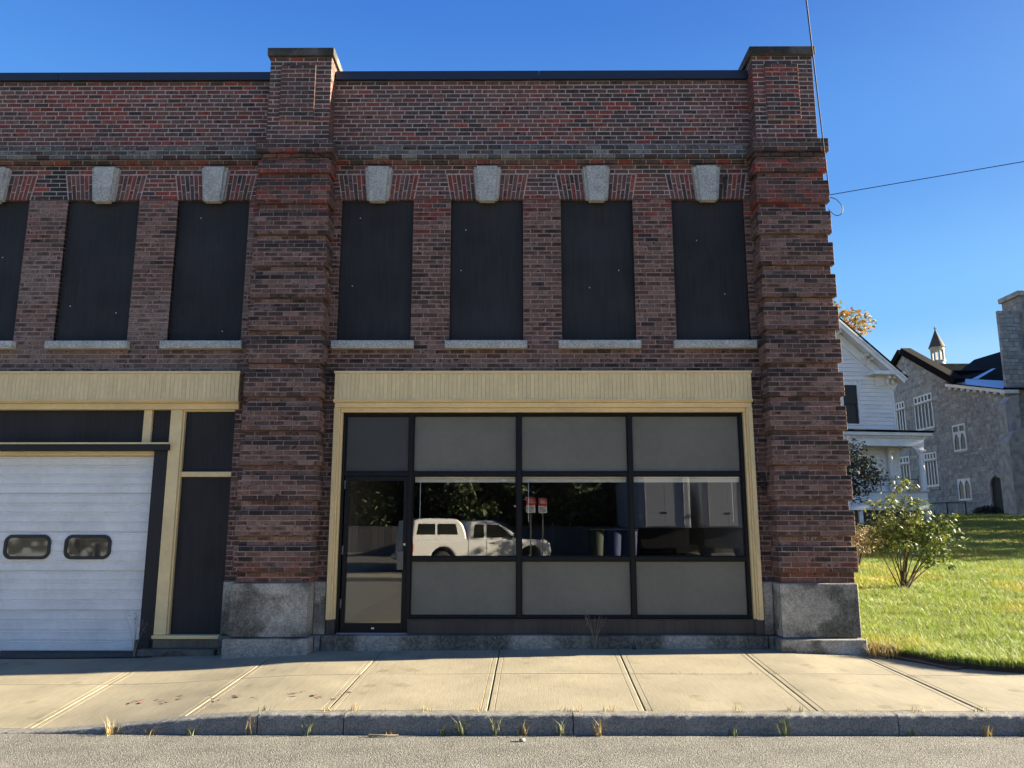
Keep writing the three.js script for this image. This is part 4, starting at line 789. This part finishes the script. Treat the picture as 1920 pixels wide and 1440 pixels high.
    const tt = head ? t - .1 : y1 - .12, hw = (zm - .07 - z0 - .12) / 2;
    for (const zc of [z0 + .12 + hw, zm + .07 + hw]) { // pointed heads
      for (const s of [-1, 1]) { const sh = new THREE.Shape(); sh.moveTo(s * hw, 0); sh.lineTo(s * hw, -.45); sh.quadraticCurveTo(s * hw * .8, -.12, 0, 0); sh.lineTo(s * hw, 0); M('tracery', uvm(new THREE.ExtrudeGeometry(sh, { depth: .03, bevelEnabled: false }).rotateY(-Math.PI / 2).translate(X + .027, tt - .002, zc)), mWhiteWood, w); }
    }
    p('sill', [X - .06, X + .1, y0 - .16, y0 - .002, z0 - .08, z1 + .08], mStoneTrim, .02, w); p('lintel', [X - .03, X + .1, y1 + .002, y1 + .36, z0 - .2, z1 + .2], mStoneTrim, .02, w);
  };
  twin(-41.28, -39.78, 6.35, 8.14, true); twin(-41.32, -39.82, 3.12, 4.55, false);
  { // pointed doorway
    const d = grp('door', Cc), zc = -36.97, hw = .66, arch = (w, h, e) => { const s = new THREE.Shape(); s.moveTo(-w, 1.6); s.lineTo(w, 1.6); s.lineTo(w, h); s.quadraticCurveTo(w, h + e * .75, 0, h + e); s.quadraticCurveTo(-w, h + e * .75, -w, h); s.lineTo(-w, 1.6); return s; };
    M('leaf', uvm(new THREE.ExtrudeGeometry(arch(hw, 3.75, .8), { depth: .08, bevelEnabled: false }).rotateY(-Math.PI / 2).translate(X + .1, 0, zc)), mTrim, d);
    const o = arch(hw + .24, 3.75, 1.06); o.holes.push(arch(hw, 3.75, .8)); M('surround', uvm(new THREE.ExtrudeGeometry(o, { depth: .2, bevelEnabled: true, bevelSize: .02, bevelThickness: .02, bevelSegments: 1 }).rotateY(-Math.PI / 2).translate(X + .1, 0, zc)), mStoneTrim, d);
  }
  { // stepped corner buttress
    const b = grp('buttress', Cc);
    M('shaft', flat([bx(X - .75, X + .4, 1.5, 6.3, -35.5, -34.3, .03), bx(X - .45, X + .4, 6.9, 8.6, -35.45, -34.7, .03)]), mStoneTrim, b);
    M('weathering', extr([[X - .75, 6.3], [X + .4, 6.3], [X + .4, 7.2], [X - .45, 6.9]], 1.2, .01).translate(0, 0, -35.5), mStoneTrim, b); M('weathering', extr([[X - .45, 8.6], [X + .4, 8.6], [X + .4, 9.2], [X - .1, 9.05]], .75, .01).translate(0, 0, -35.45), mStoneTrim, b);
  }
  // gable coping, eaves and roofs
  const cop = (za, ya, zb, yb, t, w, m, n) => { const len = Math.hypot(zb - za, yb - ya), g = bx(-.25, w, 0, t, 0, len, .02); g.rotateX(-Math.atan2(yb - ya, zb - za)); g.translate(X, ya, za); return M(n, g, m, Cc); };
  cop(-46.85, 14.32, -40.2, 10.72, .5, .5, mShingle, 'gable_coping'); cop(-53, 10.9, -46.9, 14.32, .5, .5, mShingle, 'gable_coping');
  cop(-41.2, 10.82, -34.9, 9.28, .22, .6, mWhiteWood, 'eave_board'); 
  for (let k = 0; k < 9; k++) { const z = -40.7 + k * .68; M('eave_knob', new THREE.SphereGeometry(.13, 10, 8).scale(1, .8, 1).translate(X - .16, lerp(10.66, 9.24, (z + 41) / 6.1), z), mWhiteWood, Cc); }
  const quad = (n, v, m) => { const g = new THREE.BufferGeometry(), P = [[v[0], v[1], v[2]], [v[0], v[2], v[3]]].flat(); g.setAttribute('position', new THREE.Float32BufferAttribute(P.flat(), 3)); g.computeVertexNormals(); uvm(g); M(n, g, m, Cc); };
  const A = [X - .3, 9.5, -34.9], Bq = [X - .3, 11.05, -41.2], Cq = [38, 15.0, -52], Dq = [38, 14.75, -44];
  quad('roof_slope', [A, Bq, Cq, Dq].map((q) => q), mShingle);
  const on = (u, v, e = .03) => [0, 1, 2].map((i) => lerp(lerp(A[i], Bq[i], u), lerp(Dq[i], Cq[i], u), v) + (i === 1 ? e : 0));
  quad('metal_flashing', [on(.02, .01), on(.86, .02), on(.7, .16), on(.02, .14)], mMetalRoof); quad('metal_valley', [on(.50, .16), on(.60, .16), on(.42, .42), on(.36, .42)], mMetalRoof);
  M('rear_gable_roof', uvm(extr([[X + .1, 10.6], [X + 12, 10.6], [X + 12, 12.5], [X + .1, 12.5]], 6).translate(0, 0, -50)), mShingle, Cc);
  quad('front_roof', [[X - .3, 9.5, -34.9], [X + 14, 9.5, -34.9], [X + 14, 14.7, -44], [38, 14.75, -44]], mShingle);
  // chimney of squared stones
  { const ch = new Courses(), c0 = 30.95, zc = -35.1, zb = -36.6; let yy = 10.3; while (yy < 15.4) { const h = pick([.26, .32, .38]); const t = () => jit(pick([[.36, .345, .32], [.42, .40, .365], [.33, .32, .30], [.45, .43, .40]]), .1); ch.row(LEFT(c0), yy, yy + h, zb, zc, 0, -.2, t, { L: rr(.4, .6), J: .02, jv: .02, ph: rr(0, .5), ch: .02, dz: () => rr(-.01, .02) }); ch.row(FRONT(zc), yy, yy + h, c0, c0 + 2.2, 0, -.2, t, { L: rr(.4, .6), J: .02, jv: .02, ph: rr(0, .5), ch: .02, dz: () => rr(-.01, .02) }); yy += h; }
    const g = grp('chimney', Cc); ch.build(g, 'stone', 'stonework', mStone, 300); M('core', bx(c0 + .02, c0 + 2.18, 9.6, 15.4, zb - .3, zc - .02), mStoneCore, g); M('cap', bx(c0 - .15, c0 + 2.3, 15.4, 15.72, zb - .4, zc + .12, .04), mStoneTrim, g); M('flashing', bx(c0 - .05, c0 + 2.25, 10.1, 10.75, zb - .35, zc + .05, .02), mIron, g); }
  // nave roof and turret behind
  const N = tag(grp('nave_and_turret', scene, [39.5, 0, -60]), 'slim stone turret with conical cap above brown church roof', 'turret');
  M('nave_roof', uvm(extr([[-9, 16.2], [30, 16.2], [30, 12], [-9, 12]], 1.2).translate(0, 0, -.5)), mShingleBrown, N);
  M('shaft', uvm(new THREE.CylinderGeometry(.56, .62, .35, 20).translate(0, 16.35, 0)), mStoneTrim, N); M('sill_ring', uvm(new THREE.CylinderGeometry(.66, .66, .1, 20).translate(0, 16.55, 0)), mStoneTrim, N);
  for (let k = 0; k < 8; k++) { const a = k * Math.PI / 4 + .2; M('pier', uvm(new THREE.CylinderGeometry(.1, .1, .98, 8).translate(Math.cos(a) * .5, 17.08, Math.sin(a) * .5)), mStoneTrim, N); }
  M('belfry_head', uvm(new THREE.CylinderGeometry(.66, .58, .32, 20).translate(0, 17.72, 0)), mStoneTrim, N);
  M('cone_roof', uvm(new THREE.LatheGeometry([[.74, 17.86], [.70, 17.92], [.42, 18.6], [.2, 19.15], [.05, 19.55]].map((v) => new THREE.Vector2(...v)), 20)), mShingleBrown, N);
  M('finial', flat([new THREE.CylinderGeometry(.03, .03, .5, 6).translate(0, 19.75, 0), bx(-.12, .12, 19.72, 19.78, -.03, .03), new THREE.SphereGeometry(.08, 8, 6).translate(0, 19.6, 0)].map((g) => uvm(g))), mIron, N);
  // iron handrail before the church
  const hr = tag(grp('handrail', scene), 'black iron handrail along the church wall', 'handrail');
  const ry = (z) => lerp(3.02, 2.98, (-z - 39) / 5.4);
  M('rail', tube([[28.7, 3.0, -44.4], [28.7, 3.0, -41.8], [28.7, 3.0, -39.2]], .035, 8), mIron, hr); for (const z of [-44.3, -41.4, -39.25]) M('post', bx(28.67, 28.73, 2.1, 3.02, z - .03, z + .03), mIron, hr);
  const hb = tag(grp('church_bush', scene, [28.6, 2.2, -36.7]), 'low dark bush at the church doorstep', 'bush'); M('foliage', leaves(ballPoints([[0, .2, 0, .4, .3, 1.1], [.1, .15, -1, .35, .25, .6]], 1800), .12, () => [.02, .03, .012], 0), mLeaf, hb);
}

// ---------------------------------------------------------------- cables
{
  const an = [4.46, 6.21, .30];
  const end1 = [-12.6, 9.4, 38], end2 = [54, 10.4, 15.4], sag = (a, b, s, n = 14) => Array.from({ length: n + 1 }, (_, i) => { const t = i / n; return [lerp(a[0], b[0], t), lerp(a[1], b[1], t) - s * 4 * t * (1 - t), lerp(a[2], b[2], t)]; });
  tag(M('overhead_cable', tube(sag(an, end1, .12), .0085, 80, 6), mWire, scene), 'black cable running down to the building corner from overhead', 'cable');
  tag(M('service_wire', tube(sag(an, end2, .25), .006, 60, 6), mWire, scene), 'thin black wire stretching right from the building corner', 'wire');
  tag(M('drip_loop', tube([[4.45, 6.17, .31], [4.53, 6.14, .32], [4.61, 6.03, .33], [4.60, 5.92, .33], [4.53, 5.89, .32], [4.46, 5.95, .31], [4.43, 6.0, .3]], .006, 30, 6), mWire, scene), 'loose loop of black wire hanging at the building corner', 'wire');
  for (const [e, label] of [[end1, 'wooden utility pole across the street by the fence'], [end2, 'wooden utility pole far right along the street']]) {
    const u = tag(grp('utility_pole', scene, [e[0], -.3, e[2]]), label, 'pole'); M('pole', uvm(new THREE.CylinderGeometry(.11, .16, e[1] + .9, 10).translate(0, (e[1] + .9) / 2, 0)), mBark, u); M('crossarm', bx(-1.1, 1.1, e[1] + .2, e[1] + .32, -.06, .06), mBark, u);
  }
}

// ---------------------------------------------------------------- weeds and litter
const mDry = leafMat([.30, .23, .08], .4), mGreenW = leafMat([.13, .16, .035], .4);
function weed(name, label, group, x, y, z, n, h, sp, w, m) { const o = M(name, bladeTuft(n, h, sp, w), m, scene); o.position.set(x, y, z); return tag(o, label, 'weed', group); }
for (const [x, h, m] of [[-3.55, .13, 0], [-3.2, .06, 0], [-2.85, .1, 1], [-2.35, .17, 0], [-1.1, .07, 0], [-.62, .1, 1], [-.48, .15, 1], [-.18, .17, 1], [.05, .13, 0], [.4, .13, 1], [.72, .13, 0], [1.9, .07, 1], [2.35, .17, 1], [3.45, .08, 1], [4.1, .1, 0], [4.45, .13, 0], [-1.85, .12, 1]])
  weed('kerb_weed', 'small weed tuft sprouting at the foot of the kerb', 'weeds at the foot of the kerb', x, roadY(x, 3.43) - .005, 3.435, 14, h * 1.35, .045, .006, m ? mGreenW : mDry);
for (let k = 0; k < 16; k++) { const x = [-2.3, -1.7, -1.45, -1.2, -.8, -.35, .45, .55, .85, 1.25, 1.5, 2.0, 2.5, 3.1, 3.6, 4.15][k]; weed('joint_weed', 'short dry grass growing between kerb and pavement', 'grass between kerb and pavement', x, paveY(x, 3.26) - .012, 3.266, 16, rr(.04, .095), .07, .0045, k % 3 ? mDry : mGreenW); }
for (const x of [1.78, 2.0, 2.62, 2.85]) weed('slab_weed', 'dry grass tuft in the long pavement joint', 'grass in the long pavement joint', x, paveY(x, 1.66) - .014, 1.664, 16, .05, .07, .003, mDry);
weed('corner_grass', 'golden dry grass clump beside the right granite plinth', null, 4.62, -.03, .42, 320, .22, .24, .006, mDry);
weed('corner_stalks', 'tall dry seed stalks in the golden grass by plinth', null, 4.72, -.02, .25, 16, .48, .1, .004, mDry);
function stalk(name, label, x, y, z, h, m) { // branching dead weed
  const g = [], heads = []; for (let k = 0; k < 7; k++) { const a = rr(-1, 1) * .16, b = rr(-.05, .05), t = h * rr(.7, 1); g.push(taperTube([[0, 0, 0], [a * .3, t * .5, b * .5], [a, t, b]], .003, .0012, 6, 4)); for (let j = 0; j < 6; j++) heads.push([a * rr(.6, 1), t * rr(.7, 1), b]); }
  const s = tag(grp(name, scene, [x, y, z]), label, 'weed'); M('stems', flat(g.map((q) => uvm(q))), m, s); M('seed_heads', leaves(heads, .022, () => [.3, .25, .15], .2), mLeaf, s).userData.kind = 'stuff';
}
const mStalk = mat([.26, .22, .15], .9);
stalk('dead_stalk', 'tall dead weed stalk before the shopfront kick board', 1.02, paveY(1, .2), .2, .5, mStalk);
stalk('dead_stalk', 'dead weed stalk beside the garage door trim', -4.93, paveY(-4.9, .25), .24, .62, mStalk);
stalk('dead_stalk', 'thin dark weed in the joint below the second window pane', -.22, paveY(0, .2), .2, .2, mStalk);
weed('step_weed', 'small dark green weed at the stone step', null, 1.52, paveY(1.5, .2), .2, 12, .16, .03, .006, leafMat([.03, .035, .02], .2));
{ const t = tag(M('fallen_twig', taperTube([[-1.28, roadY(0, 3.5) + .012, 3.5], [-1.15, roadY(0, 3.5) + .016, 3.52], [-1.02, roadY(0, 3.5) + .013, 3.5]], .012, .007, 6, 5), mStalk, scene), 'pale fallen twig in the gutter', 'twig'); }
{ const s = new THREE.IcosahedronGeometry(.022, 1), p = s.attributes.position; s.scale(1.3, .7, 1); tag(M('loose_stone', s, mGran, scene), 'small loose stone on the road near the kerb', 'stone').position.set(.05, roadY(0, 3.65) + .012, 3.65); }
for (let k = 0; k < 26; k++) { const x = rr(-3.9, -1.6), z = 2.55 + (x + 3) * .1 + rr(-.16, .16); const o = M('dry_leaf', new THREE.CircleGeometry(rr(.012, .028), 6).scale(1.7, .7, 1).rotateX(-Math.PI / 2 + rr(-.2, .2)).rotateY(rr(0, 6)), leafMat([.16, .075, .05], .1), scene); o.position.set(x, paveY(x, z) + .007, z); tag(o, 'small brown dry leaf on the left pavement slabs', 'leaf', 'dry leaves on the pavement'); const c = new Float32Array(o.geometry.attributes.position.count * 3).fill(1); o.geometry.setAttribute('color', new THREE.BufferAttribute(c, 3)); }

// ---------------------------------------------------------------- across the street, seen mirrored in the shop glass
{ // silver pickup with a truck cap
  const T = tag(grp('pickup_truck', scene, [-4.15, -.1, 18.0], -26 * Math.PI / 180), 'silver pickup truck with canopy mirrored in the shop window', 'truck');
  const mPaint = phys([.72, .72, .70], .32, { metalness: .25, clearcoat: 1, clearcoatRoughness: .05 }), mTyre = mat([.02, .02, .02], .85), mRim = mat([.6, .6, .6], .3, { metalness: .8 });
  const arch = (s, x) => { s.lineTo(x + .47, .42); s.absarc(x, .42, .47, 0, Math.PI, false); };
  // lower body outline, front towards +x, wheel arches cut out
  const s = new THREE.Shape(); s.moveTo(0, .55); s.lineTo(0, 1.12); s.lineTo(4.1, 1.16); s.lineTo(5.35, 1.1); s.quadraticCurveTo(5.62, 1.05, 5.65, .8); s.lineTo(5.65, .42); arch(s, 4.75); s.lineTo(1.75, .36); arch(s, 1.2); s.lineTo(.1, .42); s.lineTo(0, .55);
  const ex = (sh, d, b) => uvm(new THREE.ExtrudeGeometry(sh, { depth: d - 2 * b, bevelEnabled: true, bevelSize: b, bevelThickness: b, bevelOffset: -b, bevelSegments: 3, curveSegments: 16 }).translate(0, 0, -d / 2 + b));
  M('body', ex(s, 1.95, .07), mPaint, T);
  const c = new THREE.Shape(); c.moveTo(2.2, 1.1); c.lineTo(2.3, 1.78); c.quadraticCurveTo(2.6, 1.86, 3.2, 1.83); c.quadraticCurveTo(3.6, 1.8, 4.45, 1.15); c.lineTo(4.45, 1.1); M('cab', ex(c, 1.72, .09), mPaint, T);
  const k = new THREE.Shape(); k.moveTo(.02, 1.1); k.lineTo(.1, 1.8); k.quadraticCurveTo(.3, 1.9, .8, 1.9); k.lineTo(1.7, 1.88); k.quadraticCurveTo(2.1, 1.85, 2.19, 1.1); M('canopy', ex(k, 1.76, .08), mPaint, T);
  const mWin = phys([.01, .012, .014], .05, { ior: 1.6 });
  for (const z of [-1, 1]) {
    const win = (n, pts, w = .862) => M(n, extr(pts, .012).translate(0, 0, z > 0 ? w - .004 : -w - .008), mWin, T);
    win('canopy_window', [[.22, 1.32], [.92, 1.32], [.92, 1.7], [.3, 1.7]], .882); win('canopy_window', [[1.02, 1.32], [1.8, 1.32], [1.72, 1.7], [1.02, 1.7]], .882);
    win('cab_window', [[2.42, 1.2], [2.85, 1.2], [2.85, 1.68], [2.5, 1.68]]); win('cab_window', [[2.98, 1.2], [4.1, 1.2], [3.45, 1.68], [2.98, 1.68]]);
    for (const x of [2.2, 2.92, 4.05]) M('door_seam', bx(x, x + .012, .5, 1.12, z * .978 - .004, z * .978 + .004), mTyre, T);
    M('door_handle', bx(3.05, 3.25, .98, 1.02, z * .985 - .012, z * .985 + .012, .008), mTyre, T); M('wing_mirror', bx(4.05, 4.2, 1.18, 1.34, z * 1.05 - .1, z * 1.05 + .1, .03), mTyre, T);
    M('tail_light', bx(-.015, .09, .72, 1.02, z * .93 - .05, z * .93 + .03, .01), mat([.3, .02, .02], .3), T);
    for (const x of [1.2, 4.75]) { const w = grp('wheel', T, [x, .36, z * .86]); M('tyre', new THREE.TorusGeometry(.27, .11, 12, 28), mTyre, w); M('rim', flat([new THREE.CylinderGeometry(.2, .2, .1, 20).rotateX(Math.PI / 2), ...[0, 1, 2, 3, 4].map((q) => bx(-.03, .03, .02, .2, -.075, .075, .01).rotateZ(q * 1.2566))].map((g) => uvm(g))), mRim, w); }
  }
  M('windscreen', bx(-.02, .02, -.42, .42, -.78, .78).rotateZ(.87).translate(4.02, 1.5, 0), mWin, T); M('rear_bumper', bx(-.14, .02, .42, .62, -.95, .95, .04), mRim, T); M('rear_window', bx(-.02, .01, 1.3, 1.72, -.65, .65).rotateZ(-.1).translate(.16, .0, 0), mWin, T);
}
{ // two white box trailers, shade put into their grey paint, rear doors towards the street
  const font = await new FontLoader().loadAsync('fonts/droid/droid_sans_bold.typeface.json');
  const mBoxShaded = mat([.34, .36, .40], .6), mSteel = mat([.25, .25, .26], .4, { metalness: .7 }), mUnder = mat([.012, .012, .013], .9);
  for (const [x, z, label] of [[7.75, 30, 'white box trailer painted grey for shade, rear doors mirrored in right pane'], [11.2, 30.6, 'second white box trailer painted grey for shade at right edge of mirrored lot']]) {
    const t = tag(grp('box_trailer', scene, [x, -.1, z]), label, 'trailer'), p = (n, a, m, c = .01) => M(n, bx(...a, c), m, t);
    p('box_body', [-1.35, 1.35, 1.5, 4.2, 0, 9], mBoxShaded, .03); p('door_leaf', [-1.26, -.01, 1.58, 4.1, -.04, -.001], mBoxShaded); p('door_leaf', [.01, 1.26, 1.58, 4.1, -.04, -.001], mBoxShaded);
    for (const q of [-1.0, 1.0]) { p('lock_rod', [q - .02, q + .02, 1.5, 4.15, -.08, -.041], mSteel, .008); p('hinge', [q * 1.3 - .04, q * 1.3 + .04, 2.0, 2.2, -.07, -.041], mSteel); }
    p('under_frame', [-1.25, 1.25, .55, 1.49, .2, 8.8], mUnder); p('bumper', [-1.2, 1.2, .45, .62, -.02, .15], mUnder);
    for (const q of [-.95, .95]) { M('wheel', new THREE.CylinderGeometry(.5, .5, .5, 20).rotateZ(Math.PI / 2).translate(q, .5, 1.3), mUnder, t); p('mud_flap', [q - .3, q + .3, .2, 1.0, .5, .53], mUnder, 0); }
    if (x < 9) { const g = new TextGeometry('PRO', { font, size: .16, depth: .004, curveSegments: 3 }); g.rotateY(Math.PI).translate(1.14, .52, .497); M('lettering', g, mBoxShaded, t); }
    p('number_plate', [-.2, .12, 2.2, 2.3, -.046, -.0405], mUnder, 0);
  }
  for (const [i, [x, z]] of [[.50, 16.0], [.92, 16.5]].entries()) { // red and white parking signs
    const s = tag(grp('parking_sign', scene, [x, -.08, z]), i ? 'smaller red and white sign further back, mirrored in middle pane' : 'nearer red and white sign mirrored in middle pane', 'sign');
    M('post', bx(-.02, .02, 0, 2.6, .012, .05), mat([.3, .3, .29], .5, { metalness: .6 }), s); M('plate', bx(-.15, .15, 2.06, 2.56, 0, .01), mat([.75, .74, .72], .5), s); M('red_field', bx(-.145, .145, 2.32, 2.555, -.006, -.001), mat([.5, .03, .03], .5), s);
    for (let k = 0; k < 2; k++) M('red_field_line', bx(-.1 + k * .02, .1 - k * .02, 2.40 + k * .07, 2.425 + k * .07, -.01, -.0065), mat([.75, .74, .72], .5), s); for (let k = 0; k < 3; k++) M('print_line', bx(-.1, .1, 2.12 + k * .06, 2.135 + k * .06, -.005, -.001), mIron, s);
  }
  for (const [x, c, label] of [[3.9, [.015, .03, .02], 'dark green wheeled bin mirrored in middle pane'], [4.75, [.01, .03, .11], 'left blue wheeled bin mirrored in middle pane'], [5.5, [.012, .035, .12], 'right blue wheeled bin mirrored in middle pane']]) {
    const b = tag(grp('wheeled_bin', scene, [x, -.1, 27.5]), label, 'bin'), m = mat(c, .5);
    M('tub', uvm(new THREE.CylinderGeometry(.5, .4, 1.25, 4, 1).rotateY(Math.PI / 4).translate(0, .73, 0)), m, b); M('lid', bx(-.38, .38, 1.36, 1.46, -.42, .4, .04), m, b); M('handle', new THREE.CylinderGeometry(.02, .02, .6, 8).rotateZ(Math.PI / 2).translate(0, 1.3, .43), m, b); for (const q of [-.3, .3]) M('wheel', new THREE.CylinderGeometry(.12, .12, .06, 14).rotateZ(Math.PI / 2).translate(q, .12, .3), mUnder, b);
  }
  const fence = tag(grp('board_fence', scene, [0, -.15, 37]), 'weathered board fence at the back of the lot', 'fence'); const mF = [mat([.12, .11, .1], .9), mat([.16, .145, .13], .9)];
  for (let k = 0; k < 120; k++) M('board', bx(-24 + k * .4, -24 + k * .4 + .375, 0, 1.6 + rr(-.03, .03), 0, .03), pick(mF), fence); M('rail', bx(-24, 24, .4, .5, .031, .08), mF[0], fence);
  for (const [x, z, h, r] of [[-25, 41.5, 8, 4.6], [-17.5, 41, 8.5, 4.6], [-10, 42, 8, 4.6], [-3, 41.3, 8.5, 4.6], [4, 42, 8, 4.6], [11, 41.5, 8.5, 4.6], [18.5, 41.5, 8.5, 4.6], [26, 42, 8, 4.6], [-21, 45.5, 9, 5], [-13.5, 46, 9, 5], [-6.5, 45.5, 9, 5], [.5, 46, 9, 5], [7.5, 45.5, 9, 5], [15, 46, 9, 5]])
    tree('lot_tree', 'dark leafy tree behind the lot fence mirrored in the glass', [x, -.2, z], h, r, gDark, { group: 'trees behind the lot fence', base: .04, n: 11000, leaf: .42, clumps: 34 });
  tree('street_tree', 'round green tree beside the lot, out of view, shading the pickup bonnet', [16, -.1, 20.1], 8.5, 4.0, gMid, { base: .1, n: 9000, leaf: .3, clumps: 30 });
}
renderer.render(scene, camera);
